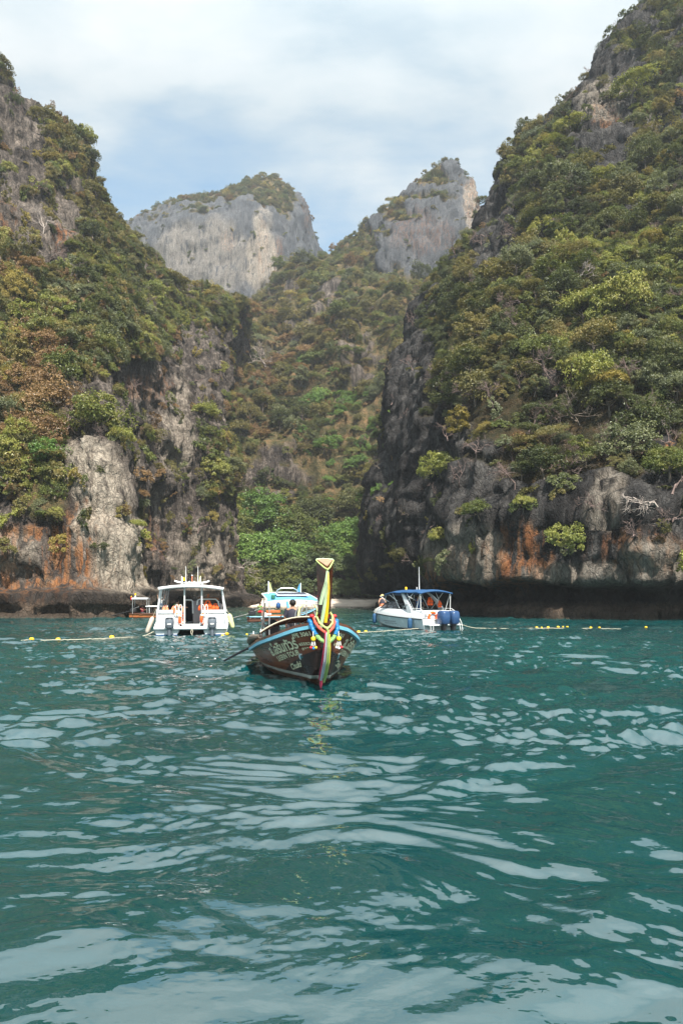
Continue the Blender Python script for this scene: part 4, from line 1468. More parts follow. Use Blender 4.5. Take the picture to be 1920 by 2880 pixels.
    def build(self, name, mat, parent=None, smooth=38, loc=None):
        me = bpy.data.meshes.new(name)
        me.from_pydata([tuple(v) for v in self.V], [], self.F)
        mats = mat if isinstance(mat, (list, tuple)) else [mat]
        for m in mats:
            me.materials.append(m)
        if len(mats) > 1:
            me.polygons.foreach_set("material_index", self.M)
        if smooth:
            me.shade_smooth()
            me.set_sharp_from_angle(angle=R(smooth))
        me.update()
        o = bpy.data.objects.new(name, me)
        COL.objects.link(o)
        if parent is not None:
            o.parent = parent
        if loc is not None:
            o.location = loc
        return o


def lerp(tab, x):
    return float(np.interp(x, [a for a, _ in tab], [b for _, b in tab]))


def spline(tab, x):
    """Smooth (Catmull-Rom) table look-up."""
    xs = [a for a, _ in tab]
    x = min(max(x, xs[0]), xs[-1])
    i = min(max(int(np.searchsorted(xs, x) - 1), 0), len(xs) - 2)
    ys = [b for _, b in tab]
    y1, y2 = ys[i], ys[i + 1]
    h = xs[i + 1] - xs[i]
    m1 = (ys[i + 1] - ys[i - 1]) / (xs[i + 1] - xs[i - 1]) if i > 0 else (y2 - y1) / h
    m2 = (ys[i + 2] - ys[i]) / (xs[i + 2] - xs[i]) if i < len(xs) - 2 else (y2 - y1) / h
    t = (x - xs[i]) / h
    return (2 * t ** 3 - 3 * t ** 2 + 1) * y1 + (t ** 3 - 2 * t ** 2 + t) * h * m1 + (-2 * t ** 3 + 3 * t ** 2) * y2 + (t ** 3 - t ** 2) * h * m2


# coats and cloths
C_WHITE = paint("white_gelcoat", (0.66, 0.68, 0.69), 0.25, 0.04, 2, 0.5, grime=0.45, grime_col=(0.46, 0.44, 0.39))
C_CREAM = paint("cream_vinyl", (0.52, 0.44, 0.36), 0.5, 0.08)
C_STEEL = paint("white_tube", (0.70, 0.71, 0.70), 0.3, 0.06, 5, 0.5)
C_CHROME = paint("grey_tube", (0.42, 0.43, 0.43), 0.3, 0.12, 5, 0.5, 0.6)
C_BLUE = paint("sky_blue_paint", (0.10, 0.33, 0.52), 0.7, 0.10, 2, 0.4, grime=0.3, grime_col=(0.35, 0.45, 0.48))
C_TRIM = paint("pale_blue_paint", (0.16, 0.44, 0.58), 0.4, 0.12, 3, 0.4, grime=0.35, grime_col=(0.42, 0.50, 0.48))
C_NAVY = paint("navy_canvas", (0.028, 0.085, 0.21), 0.7, 0.15, 2, 0.2)
C_NAVYP = paint("navy_cowl", (0.022, 0.060, 0.15), 0.22, 0.08, 2, 0.5)
C_BLACK = paint("black_plastic", (0.015, 0.015, 0.017), 0.4, 0.2)
C_DKGREY = paint("dark_canvas", (0.050, 0.048, 0.055), 0.75, 0.3, 4, 0.2)
C_GREYM = paint("outboard_grey", (0.115, 0.135, 0.16), 0.35, 0.1, 3, 0.4)
C_GREY = paint("grey_panel", (0.23, 0.21, 0.22), 0.5, 0.1)
C_ORANGE = paint("orange_vest", (0.78, 0.115, 0.022), 0.65, 0.15, 6, 0.2)
C_SALMON = paint("faded_orange_vest", (0.72, 0.24, 0.12), 0.7, 0.12, 6, 0.2)
C_YELLOW = paint("yellow_plastic", (0.72, 0.44, 0.02), 0.4, 0.1, 4, 0.4)
C_PALEYEL = paint("pale_yellow_foam", (0.60, 0.60, 0.30), 0.7, 0.12, 4, 0.2)
C_RED = paint("red_plastic", (0.60, 0.025, 0.035), 0.4, 0.1)
C_ROPE = paint("pale_rope", (0.48, 0.44, 0.34), 0.85, 0.2, 12, 0.1)
C_GREEN = paint("green_cloth", (0.10, 0.30, 0.07), 0.8, 0.15)
C_WOOD = paint("orange_wood", (0.36, 0.115, 0.035), 0.4, 0.25, 4, 0.4)
C_BROWN = paint("brown_wood", (0.115, 0.042, 0.022), 0.3, 0.35, 3, 0.5)
C_NEON = paint("lime_ribbon", (0.42, 0.52, 0.17), 0.55, 0.08, 5, 0.3)
C_MINT = paint("mint_ribbon", (0.55, 0.68, 0.45), 0.55, 0.08, 5, 0.3)
C_GOLD = paint("yellow_ribbon", (0.78, 0.56, 0.03), 0.5, 0.08, 5, 0.3)
C_PINK = paint("pink_ribbon", (0.80, 0.08, 0.16), 0.55, 0.08, 5, 0.3)
C_LILAC = paint("lilac_ribbon", (0.74, 0.69, 0.78), 0.6, 0.06, 5, 0.3)
C_CORAL = paint("coral_sash", (0.66, 0.10, 0.065), 0.6, 0.1, 5, 0.3)
C_TINSEL = paint("blue_tinsel", (0.012, 0.17, 0.42), 0.45, 0.3, 20, 0.5)
C_TINSELG = paint("green_tinsel", (0.34, 0.56, 0.22), 0.5, 0.25, 20, 0.4)
C_CLOUDY = paint("white_cloth", (0.72, 0.71, 0.69), 0.8, 0.05)
C_SKIN = paint("skin", (0.34, 0.185, 0.12), 0.6, 0.1, 3, 0.3)
C_SKIN2 = paint("fair_skin", (0.50, 0.29, 0.20), 0.6, 0.1, 3, 0.3)
C_HAIR = paint("black_hair", (0.012, 0.010, 0.009), 0.6, 0.3, 20, 0.3)
C_STRAW = paint("straw_hat", (0.62, 0.44, 0.20), 0.8, 0.15, 10, 0.1)
C_VEST = paint("black_vest", (0.025, 0.025, 0.04), 0.75, 0.2)


def glass(name, col=(0.03, 0.035, 0.045), alpha=0.55):
    t = MT(name)
    t.set(col, 0.06, 0.5)
    t.b.inputs['Alpha'].default_value = alpha
    return t.m


C_GLASS = glass("tinted_glass")
C_GLASSL = glass("light_glass", (0.25, 0.24, 0.26), 0.35)


# ------------------------------------------------------------------ people
def person(label, loc, rz, J, skin, clothes, hair=C_HAIR, hat=None, group=None):
    """One person: a continuous skinned body over named joints J, clothes and hair as parts.
    J: joint -> (x, y, z) in the person's own frame (facing -y), metres."""
    root = empty("person", loc, rz)
    rad = dict(pelvis=.135, waist=.120, chest=.150, neck=.055, chin=.075, head=.098, crown=.085, shl=.075, shr=.075, ell=.046, elr=.046, wrl=.032, wrr=.032,
               hal=.036, har=.036, hil=.095, hir=.095, knl=.062, knr=.062, anl=.042, anr=.042, tol=.035, tor=.035)
    E = [('pelvis', 'waist'), ('waist', 'chest'), ('chest', 'neck'), ('neck', 'chin'), ('chin', 'head'), ('head', 'crown'), ('chest', 'shl'), ('chest', 'shr'), ('shl', 'ell'), ('ell', 'wrl'),
         ('wrl', 'hal'), ('shr', 'elr'), ('elr', 'wrr'), ('wrr', 'har'), ('pelvis', 'hil'), ('pelvis', 'hir'), ('hil', 'knl'), ('knl', 'anl'), ('anl', 'tol'), ('hir', 'knr'), ('knr', 'anr'), ('anr', 'tor')]
    names = [n for n in rad if n in J]
    V = [J[n] for n in names]
    Ed = [(names.index(a), names.index(b)) for a, b in E if a in J and b in J]
    rr = [rad[n] for n in names]
    for sd in 'lr':                                    # fingers and thumb
        h, w = Vector(J['ha' + sd]), Vector(J['wr' + sd])
        d = (h - w).normalized()
        side = d.cross(Vector((0, 0, 1)))
        side = side.normalized() if side.length > 1e-3 else Vector((1, 0, 0))
        for k, (o, ln) in enumerate([(-.030, .070), (-.010, .082), (.010, .078), (.030, .060), (.045, .035)]):
            b = len(V)
            base = w if k == 4 else h
            V.append(tuple(base + side * o + d * (ln * 0.5))); V.append(tuple(base + side * (o * 1.25) + d * ln + Vector((0, 0, -0.012))))
            Ed += [(names.index('wr' + sd if k == 4 else 'ha' + sd), b), (b, b + 1)]; rr += [.010, .008]
    me = bpy.data.meshes.new("body")
    me.from_pydata(V, Ed, [])
    o = bpy.data.objects.new("body", me)
    COL.objects.link(o)
    md = o.modifiers.new("skin", 'SKIN')
    md.use_smooth_shade = True
    sv = me.skin_vertices[0].data
    for i, r_ in enumerate(rr):
        sv[i].radius = (r_, r_ * (0.78 if i < len(names) and names[i] in ('chest', 'waist', 'pelvis') else 1.0))
    sv[names.index('pelvis')].use_root = True
    o.modifiers.new("subdiv", 'SUBSURF').levels = 1
    o.modifiers["subdiv"].render_levels = 1
    me.materials.append(skin)
    o.parent = root
    hd = Vector(J['head'])
    f = Vector(J.get('face', (0, -1, 0))).normalized()
    sdv = f.cross(Vector((0, 0, 1))).normalized()
    nb = MB().ball(hd + f * 0.108 + Vector((0, 0, -0.02)), (0.016, 0.018, 0.024), 6, 4)
    nb.ball(hd + sdv * 0.1 + Vector((0, 0, -0.01)), (0.015, 0.02, 0.03), 6, 4).ball(hd - sdv * 0.1 + Vector((0, 0, -0.01)), (0.015, 0.02, 0.03), 6, 4)
    nb.build("face", skin, root)
    eb = MB()
    for s_ in (-1, 1):
        eb.ball(hd + f * 0.094 + sdv * (0.035 * s_) + Vector((0, 0, 0.012)), 0.011, 6, 4)
    eb.build("eyes", C_BLACK, root)
    if hair:
        hb = MB().ball(hd - f * 0.018 + Vector((0, 0, 0.035)), (0.115, 0.118, 0.115), 12, 8)
        hb.build("hair", hair, root)
    if hat:
        c = hd + Vector((0, 0, 0.075))
        pr = [(0.0, 0.085), (0.06, 0.08), (0.10, 0.05), (0.115, 0.0), (0.20, -0.015), (0.205, -0.03), (0.11, -0.02)]
        MB().loft([[c + Vector((r_ * math.cos(a), r_ * math.sin(a), z)) for a in [6.283 * k / 14 for k in range(14)]] for r_, z in [(max(r0, .002), z0) for r0, z0 in pr]]).build("hat", hat, root)

    def sleeve(name, js, radii, mat):
        MB().tube([J[j] if isinstance(j, str) else j for j in js], radii, 10).build(name, mat, root)
    mixp = lambda a, b, t: tuple(Vector(J[a]).lerp(Vector(J[b]), t))
    for kind, mat in clothes:
        if kind in ('shirt', 'vest'):
            b = MB()
            ch, wa, pe = Vector(J['chest']), Vector(J['waist']), Vector(J['pelvis'])
            up = (ch - pe).normalized()
            sx = (Vector(J['shr']) - Vector(J['shl'])).normalized()
            fw = sx.cross(up).normalized()
            secs = []
            for p, a, c in [(pe + up * 0.0, .175, .135), (wa, .160, .125), (ch - up * .02, .195, .140), (ch + up * .10, .165, .10), (ch + up * .15, .08, .075)]:
                secs.append([p + sx * (a * math.cos(t)) + fw * (c * math.sin(t)) for t in [6.283 * k / 12 for k in range(12)]])
            b.loft(secs)
            if kind == 'shirt':
                for s_ in 'lr':
                    b.tube([J['sh' + s_], mixp('sh' + s_, 'el' + s_, .5), mixp('sh' + s_, 'el' + s_, .85)], [.092, .078, .068], 10)
            b.build(kind, mat, root)
        if kind == 'shorts':
            b = MB()
            b.tube([J['waist'], J['pelvis'], tuple(Vector(J['pelvis']) + Vector((0, 0, -0.08)))], [.150, .168, .12], 12)
            for s_ in 'lr':
                b.tube([J['pelvis'], J['hi' + s_], mixp('hi' + s_, 'kn' + s_, .55), mixp('hi' + s_, 'kn' + s_, .9)], [.12, .118, .098, .092], 10)
            b.build("shorts", mat, root)
        if kind == 'trousers':
            b = MB()
            b.tube([J['waist'], J['pelvis'], tuple(Vector(J['pelvis']) + Vector((0, 0, -0.08)))], [.145, .165, .12], 12)
            for s_ in 'lr':
                b.tube([J['pelvis'], J['hi' + s_], J['kn' + s_], mixp('kn' + s_, 'an' + s_, .9)], [.12, .115, .082, .065], 10)
            b.build("trousers", mat, root)
    tag(root, label, "person", group)
    return root


def standing(h=1.68, arml=((-.24, -.02, 1.12), (-.26, -.10, .88)), armr=((.24, -.02, 1.12), (.26, -.10, .88)), lean=0.0, face=(0, -1, 0)):
    k = h / 1.70
    J = dict(pelvis=(0, 0, .93), waist=(0, -.01 - lean * .12, 1.08), chest=(0, -lean * .28, 1.28), neck=(0, -lean * .42, 1.46), chin=(0, -.02 - lean * .46, 1.53), head=(0, -.015 - lean * .50, 1.60), crown=(0, -lean * .52, 1.65),
             shl=(-.17, -lean * .34, 1.38), shr=(.17, -lean * .34, 1.38), ell=arml[0], wrl=arml[1], elr=armr[0], wrr=armr[1],
             hil=(-.09, 0, .86), hir=(.09, 0, .86), knl=(-.10, -.02, .48), knr=(.10, -.03, .48), anl=(-.10, .02, .07), anr=(.10, .02, .07), tol=(-.11, -.15, .03), tor=(.11, -.15, .03))
    for s_ in 'lr':
        e, w = Vector(J['el' + s_]), Vector(J['wr' + s_])
        J['ha' + s_] = tuple(w + (w - e).normalized() * 0.09)
    J = {n: tuple(c * k for c in v) for n, v in J.items()}
    J['face'] = face
    return J


def seated(arml=((-.25, -.12, .52), (-.16, -.36, .46)), armr=((.25, -.12, .52), (.16, -.36, .46)), face=(0, -1, 0)):
    """Sitting, origin at the seat."""
    J = dict(pelvis=(0, 0, .10), waist=(0, 0, .26), chest=(0, -.03, .48), neck=(0, -.05, .66), chin=(0, -.08, .73), head=(0, -.075, .80), crown=(0, -.06, .85),
             shl=(-.17, -.04, .58), shr=(.17, -.04, .58), ell=arml[0], wrl=arml[1], elr=armr[0], wrr=armr[1],
             hil=(-.10, -.04, .09), hir=(.10, -.04, .09), knl=(-.14, -.44, .08), knr=(.14, -.44, .08), anl=(-.14, -.42, -.34), anr=(.14, -.42, -.34), tol=(-.15, -.58, -.38), tor=(.15, -.58, -.38))
    for s_ in 'lr':
        e, w = Vector(J['el' + s_]), Vector(J['wr' + s_])
        J['ha' + s_] = tuple(w + (w - e).normalized() * 0.09)
    J['face'] = face
    return J


# ------------------------------------------------------------------ the longtail in front
HERO_LOC, HERO_RZ = (-0.53, 17.55, 0.0), 0.17
HERO_W = [(-0.95, 0.02), (-0.6, 0.30), (-0.3, 0.56), (0, 0.74), (1, 1.12), (2.2, 1.36), (4, 1.50), (6, 1.42), (8, 1.20), (10, 0.86)]
HERO_G = [(-0.95, 1.56), (-0.3, 1.42), (0, 1.34), (1, 1.12), (2.2, 0.93), (4, 0.66), (6, 0.52), (8, 0.52), (10, 0.62)]
HERO_K = [(-0.95, 1.50), (-0.6, 0.85), (-0.3, 0.36), (0, -0.02), (0.5, -0.32), (2, -0.46), (10, -0.34)]
HERO_E = [(-0.95, 0.9), (0, 0.88), (1, 0.72), (2.2, 0.55), (4, 0.42), (10, 0.38)]


def hero_pt(s, t, side, out=0.0):
    w, g, k, e = spline(HERO_W, s), spline(HERO_G, s), lerp(HERO_K, s), spline(HERO_E, s)
    t = max(t, 0.0)
    x = w * t ** e
    return Vector((side * (x + out), s, k + (g - k) * t))


def hero_at(s, z, side, out=0.0):
    def on(ss, zz):
        g, k = spline(HERO_G, ss), lerp(HERO_K, ss)
        return hero_pt(ss, (zz - k) / (g - k), side)
    p, q, u = on(s, z), on(s + 0.04, z), on(s, z + 0.03)
    n = (q - p).cross(u - p).normalized()
    if n.dot(Vector((side, -0.8, 0))) < 0:
        n = -n
    return p + n * out


def prow_y(z):
    f = (z - 0.95) / 1.92
    return -0.72 - 0.45 * f - 0.10 * math.sin(min(max(f, 0), 1) * 3.14)


def hull_material():
    t = MT("varnished_hull")
    v = t.node('ShaderNodeTexCoord').outputs['Object']
    sp = t.node('ShaderNodeSeparateXYZ'); t.L.new(v, sp.inputs[0])
    z = sp.outputs['Z']
    grain = t.noise(t.pos((1.2, 0.8, 9), 'obj'), 1.0, 6, 0.6, 0.3)
    big = t.noise(t.pos((0.7, 0.6, 0.7), 'obj'), 1.0, 3, 0.5)
    wood = t.ramp(t.math('ADD', t.math('MULTIPLY', grain, 0.6), t.math('MULTIPLY', big, 0.4)),
                  [(0.35, (0.075, 0.022, 0.012)), (0.52, (0.175, 0.048, 0.020)), (0.66, (0.28, 0.090, 0.034))])
    # black paint under a line that falls away from the stem
    lim = t.math('SUBTRACT', 0.88, t.math('MULTIPLY', t.math('ADD', sp.outputs['Y'], 0.5), 0.34))
    blk = t.rng(t.math('SUBTRACT', lim, z), -0.012, 0.012)
    c = t.mix(t.math('MULTIPLY', blk, 0.9), wood, (0.014, 0.013, 0.014))
    # white boot line and red-brown bottom
    wob = t.math('MULTIPLY', t.math('SUBTRACT', big, 0.5), 0.03)
    zz = t.math('ADD', z, wob)
    zl = t.math('SUBTRACT', zz, t.math('MULTIPLY', t.math('ABSOLUTE', sp.outputs['X']), -0.02))
    white = t.math('MULTIPLY', t.rng(zl, 0.150, 0.158), t.rng(zl, 0.245, 0.237))
    c = t.mix(white, c, (0.52, 0.48, 0.42))
    c = t.mix(t.rng(zl, 0.153, 0.145), c, (0.115, 0.058, 0.036))
    dirt_cracks = t.noise(t.pos((3, 3, 1), 'obj'), 1.0, 5, 0.7)
    c = t.mix(t.math('MULTIPLY', t.rng(dirt_cracks, 0.52, 0.75), 0.25), c, (0.16, 0.13, 0.11))
    t.set(c, t.rng(grain, 0.3, 0.7, 0.24, 0.42), 0.32)
    t.bump(grain, 0.15, 0.02)
    return t.m


C_HULL = hull_material()


def hero():
    root = empty("longtail_boat", HERO_LOC, HERO_RZ)
    tag(root, "dark varnished wooden longtail boat with ribboned prow in the middle of the bay", "boat", "boats in the bay")
    # shell with a real inside
    ss = [-0.95] + [round(-0.9 + 0.1 * k, 2) for k in range(29)] + [2.0, 2.2, 2.8, 3.4, 4, 4.7, 5.4, 6.2, 7, 8, 9, 10]
    T = [0, .03, .07, .12, .18, .25, .32, .4, .48, .56, .64, .72, .8, .88, .94, 1.0]
    secs = []
    for s in ss:
        ring = [hero_pt(s, t, -1) for t in reversed(T)] + [hero_pt(s, t, 1) for t in T[1:]]
        g = spline(HERO_G, s)
        fl = max(lerp(HERO_K, s) + 0.10, min(0.12, g - 0.08))
        fl = min(fl, g - 0.02)
        for sd in (1, -1):
            tt = [1.0, .8, .55, .3] if sd > 0 else [.3, .55, .8, 1.0]
            for t in tt:
                p = hero_pt(s, t, sd)
                q = Vector((p.x * 0.93 if abs(p.x) > 0.12 else p.x * 0.3, p.y, max(fl, fl + (g - fl) * (t - 0.3) / 0.7)))
                ring.append(q)
        secs.append(ring)
    MB().loft(secs).build("hull", C_HULL, root, 50)
    # rubbing strake in pale blue with a brown cap above it, one of each per side
    for sd in (-1, 1):
        a = []
        b = []
        for s in [-0.78 + k * (10.7 / 40) for k in range(41)]:
            p, q = hero_pt(s, 1.0, sd), hero_pt(s, 0.90, sd)
            h = p.z - min(0.09, (p.z - q.z) * 1.3 + 0.05)
            a.append([Vector((p.x + sd * 0.055, s, p.z - 0.005)), Vector((p.x + sd * 0.06, s, h)), Vector((p.x - sd * 0.03, s, h)), Vector((p.x - sd * 0.03, s, p.z - 0.005))])
            b.append([Vector((p.x + sd * 0.045, s, p.z + 0.065)), Vector((p.x + sd * 0.05, s, p.z - 0.002)), Vector((p.x - sd * 0.07, s, p.z - 0.002)), Vector((p.x - sd * 0.07, s, p.z + 0.065))])
        MB().loft(a).build("rub_rail", C_TRIM, root, 30)
        MB().loft(b).build("gunwale", C_BROWN, root, 30)
    # prow post: a triangular blade leaning forward, cut on a slant at the top
    secs = []
    for k in range(9):
        f = k / 8
        z = 0.95 + f * 1.92
        y = prow_y(z) + 0.10
        w = 0.135 + 0.065 * f ** 1.6
        d = 0.20 + 0.05 * f
        fw = 0.018
        ztop = 0.16 * (1 if k == 8 else 0)
        secs.append([Vector((-fw, y - 0.10, z)), Vector((fw, y - 0.10, z)), Vector((w, y + d, z + ztop)), Vector((w * 0.9, y + d + 0.03, z + ztop)), Vector((-w * 0.9, y + d + 0.03, z + ztop)), Vector((-w, y + d, z + ztop))])
    MB().loft(secs).build("prow", C_HULL_PROW, root, 25)
    f = 1.0
    MB().add([(-0.018, -1.165, 2.885), (0.018, -1.165, 2.885), (0.185, -0.83, 3.042), (-0.185, -0.83, 3.042)], [(0, 1, 2, 3)]).add(
        [(-0.018, -1.17, 2.875), (0.018, -1.17, 2.875), (0.185, -0.83, 3.032), (-0.185, -0.83, 3.032)], [(3, 2, 1, 0)]).build("end_grain", C_ENDGRAIN, root)
    # stem band: a thin dark strake down the bow
    st = [(0.0, -0.99, 1.42), (0, -0.95, 1.30), (0, -0.66, 0.80), (0, -0.36, 0.34), (0, -0.06, -0.05), (0, 0.4, -0.33)]
    MB().tube(st, 0.035, 6).build("stem", C_BROWN, root)

    # awning folded down on low hoops over the fore part
    def hoop(y, x):
        u = x / 1.28
        return 1.14 + 0.40 * (1 - abs(u) ** 2.2) - 0.10 * (y - 3.1) + 0.0
    g = []
    for i in range(15):
        y = 2.7 + 2.0 * i / 14
        g.append([Vector((x, y + 0.0, hoop(y, x) + 0.025 * math.sin(i * 2.1))) for x in np.linspace(-1.30, 1.25, 21)])
    MB().sheet(g, 0.012).build("awning", C_DKGREY, root, 60)
    MB().tube([(x, 2.66, hoop(2.7, x) + 0.02) for x in np.linspace(-1.32, 1.27, 21)], 0.022, 6).build("awning_hem", C_ROPE, root)
    for x in (-0.95, -0.45, 0.1, 0.62):
        MB().tube([(x, 2.7, hoop(2.7, x) - 0.03), (x, 4.7, hoop(4.7, x) - 0.03)], 0.014, 6).build("batten", C_BLACK, root)
    # the roll of old tarpaulin over the port rail
    MB().tube([(-1.33, 2.75, 1.05), (-1.50, 3.3, 0.98), (-1.52, 4.0, 0.86), (-1.46, 4.6, 0.66)], [0.05, 0.11, 0.12, 0.07], 9).build("tarpaulin", C_TARP, root)
    for x, y, z0, z1 in ((-1.28, 3.0, 0.8, 1.25), (-1.42, 4.4, 0.6, 1.12), (1.20, 3.1, 0.8, 1.16), (-1.36, 5.6, 0.5, 1.05)):
        MB().tube([(x, y, z0), (x, y, z1)], 0.018, 8).build("awning_post", C_STEEL, root)
    # thwarts, floor boards and stowed gear seen under the awning
    for y in (1.2, 3.2, 4.6, 6.0, 7.4):
        w = spline(HERO_W, y) * 0.9
        MB().box((0, y, spline(HERO_G, y) - 0.18), (2 * w, 0.26, 0.035), bev=0.01).build("thwart", C_WOOD, root)
    # aft roof on posts, with solar panel, flags, rack and lamp
    g = []
    for i in range(9):
        f_ = i / 8
        y = 6.9 + 3.1 * f_
        z = 2.03 + 0.24 * f_ ** 0.8
        g.append([Vector((x + 0.04, y, z + 0.06 * (1 - (x / 0.88) ** 2) - (0.06 if i == 0 else 0))) for x in np.linspace(-0.88, 0.88, 13)])
    MB().sheet(g, 0.03).build("roof", C_BLUE, root, 60)
    e = [g[0][k] for k in range(13)] + [g[k][12] for k in range(1, 9)] + [g[8][k] for k in range(11, -1, -1)] + [g[k][0] for k in range(7, 0, -1)]
    MB().tube([p + Vector((0, 0, 0.01)) for p in e], 0.026, 6, closed=True).build("roof_frame", C_STEEL, root)
    a = math.atan2(0.24, 3.1)
    sp = MB(); sp.box((0, 0, 0), (1.12, 1.15, 0.04), 0, a)
    panel = sp.build("solar_panel", C_STEEL, root, None, (0.10, 8.0, 2.265))
    for ix in range(8):
        MB().box((0, 0, 0), (0.118, 1.02, 0.012), 0, a).build("solar_cell", C_CELL, panel, None, (-0.455 + 0.13 * ix, 0, 0.022))
    for x, y in ((-0.76, 7.0), (0.86, 7.0), (-0.76, 9.9), (0.86, 9.9), (0.04, 7.0)):
        MB().tube([(x, y, 0.45), (x, y, 2.03 + 0.24 * ((y - 6.9) / 3.1) - 0.02)], 0.017, 8).build("roof_post", C_CHROME, root)
    MB().tube([(-0.92, 9.0, 0.35), (-0.93, 8.2, 1.2), (-0.90, 7.05, 1.98)], 0.028, 8).build("corner_pole", C_STEEL, root)
    MB().tube([(0.05, 6.0, 0.55), (-0.22, 6.3, 2.0)], 0.045, 8).build("blue_pole", C_BLUE, root)
    MB().tube([(-0.35, 9.4, 2.26), (-0.30, 9.4, 2.42), (-0.15, 9.4, 2.50), (0.30, 9.4, 2.50), (0.45, 9.4, 2.42), (0.50, 9.4, 2.26)], 0.022, 8).build("roof_rack", C_CHROME, root)
    for x, col, hh in ((-0.62, C_PALEYEL, 2.76), (0.60, C_BLUE, 2.70)):
        fp = MB().tube([(x, 9.5, 2.20), (x, 9.5, hh)], 0.018, 6).build("flag_pole", C_STEEL, root)
        MB().sheet([[Vector((x + (0.02 + 0.14 * u) * (1 if x < 0 else -1) * (0.35 + 0.65 * (1 - v)), 9.5 + 0.03 * math.sin(u * 5), 2.36 + (hh - 2.40) * v)) for u in (0, .33, .66, 1)] for v in (0, .3, .6, 1)], 0.006).build("flag", col, fp, 60)
    lamp = MB().tube([(0.97, 7.1, 2.02), (0.97, 7.1, 2.10)], 0.04, 8)
    lamp.build("lamp_base", C_STEEL, root)
    MB().ball((0.97, 7.1, 2.17), (0.075, 0.075, 0.095)).build("lamp", C_RED, root)
    MB().box((-0.62, 7.15, 2.16), (0.14, 0.12, 0.16), bev=0.03).build("side_lamp", paint("green_lamp", (0.02, 0.13, 0.08), 0.4), root)
    # seat frame of bent tube with yellow foam
    for y in (4.30, 5.7):
        MB().tube([(-0.05, y, 0.7), (0.00, y, 1.62), (0.10, y, 1.92), (0.52, y, 1.94), (0.64, y, 1.60), (0.70, y, 0.7)], 0.016, 8).build("seat_frame", C_CHROME, root)
    MB().tube([(0.00, 4.88, 1.55), (0.04, 4.88, 1.80), (0.16, 4.88, 1.935), (0.48, 4.88, 1.945), (0.59, 4.88, 1.80), (0.64, 4.88, 1.55)], 0.036, 8).build("foam_sleeve", C_PALEYEL, root)
    for z in (1.15, 1.5):
        MB().tube([(-0.02, 4.9, z), (0.68, 4.9, z), (0.68, 5.7, z), (-0.02, 5.7, z)], 0.013, 6, closed=True).build("seat_rail", C_CHROME, root)
    MB().tube([(0.26, 4.9, 0.7), (0.26, 4.9, 2.10)], 0.018, 6).build("seat_post", C_CHROME, root)
    MB().tube([(0.26, 4.9, 1.2), (0.56, 4.9, 0.8)], 0.018, 6).build("seat_brace", C_STEEL, root)
    # engine on its swivel, and the long shaft swung out over the quarter
    eng = MB(); eng.box((-0.55, 8.4, 0.95), (0.50, 0.75, 0.42), bev=0.06); eng.box((-0.55, 8.5, 1.24), (0.30, 0.45, 0.2), bev=0.05)
    en = eng.build("engine", C_BLACK, root)
    MB().tube([(-0.40, 8.2, 1.15), (-0.30, 7.6, 1.5), (-0.28, 7.2, 1.52)], 0.022, 6).build("tiller", C_CHROME, en)
    MB().tube([(-0.82, 8.3, 1.1), (-0.95, 8.2, 1.34), (-0.95, 7.9, 1.4)], 0.04, 8).build("exhaust", C_CHROME, en)
    MB().tube([(-1.30, 5.3, 0.66), (-1.75, 5.75, 0.40), (-2.28, 6.4, 0.06)], [0.045, 0.04, 0.035], 8).build("shaft", C_BLACK, root)
    MB().box((-1.42, 5.25, 0.72), (0.14, 0.18, 0.16), bev=0.04).build("cleat", C_RED, root)
    # lettering painted on both bows
    def letters(body, sd, s0, s1, z0, z1, h, mat=C_LETTER, shear=0.0, name="lettering", squash=1.0):
        cu = bpy.data.curves.new("lettering", 'FONT')
        cu.body = body
        cu.size = 1.0
        cu.shear = shear
        cu.resolution_u = 3
        cu.offset = 0.030
        tmp = bpy.data.objects.new("lettering", cu)
        COL.objects.link(tmp)
        bpy.context.view_layer.update()
        me = bpy.data.meshes.new_from_object(tmp.evaluated_get(bpy.context.evaluated_depsgraph_get()))
        bpy.data.objects.remove(tmp); bpy.data.curves.remove(cu)
        co = np.array([v.co[:] for v in me.vertices])
        lo, hi = co.min(0), co.max(0)
        sc = h / (hi[1] - min(lo[1], 0))
        for v in me.vertices:
            u = (v.co.x - lo[0]) / (hi[0] - lo[0])
            s = s0 + (s1 - s0) * u
            z = z0 + (z1 - z0) * u + v.co.y * sc
            v.co = hero_at(s, min(z, spline(HERO_G, s) - 0.02), sd, 0.022)
        me.materials.clear(); me.materials.append(mat)
        me.name = name
        o = bpy.data.objects.new(name, me); COL.objects.link(o); o.parent = root
        return o
    thai = "\u0e2a.\u0e44\u0e2d\u0e23\u0e34\u0e19\u0e17\u0e31\u0e27\u0e23\u0e4c"
    # picture-left bow reads towards the stem, picture-right bow away from it
    letters(thai, -1, 1.62, -0.06, 0.60, 0.93, 0.30)
    letters("S.KERIN TOUR", -1, 1.40, 0.02, 0.47, 0.76, 0.13)
    letters("Chukit", -1, 0.82, 0.12, 0.30, 0.47, 0.15, shear=0.35)
    letters("PPE 3061", -1, -0.02, -0.52, 1.16, 1.25, 0.11)
    letters("65552", -1, -0.10, -0.42, 0.98, 1.02, 0.07)
    letters("0274", -1, -0.12, -0.40, 0.86, 0.90, 0.07)
    letters(thai, 1, 0.0, 1.85, 0.93, 0.60, 0.30)
    letters("S.KERIN TOUR", 1, 0.05, 1.50, 0.76, 0.44, 0.13)
    letters("Chukit", 1, 0.15, 0.90, 0.47, 0.27, 0.15, shear=0.35)
    letters("3061", 1, -0.48, -0.20, 1.22, 1.15, 0.11)
    letters("65552", 1, -0.42, -0.18, 1.00, 0.96, 0.07)
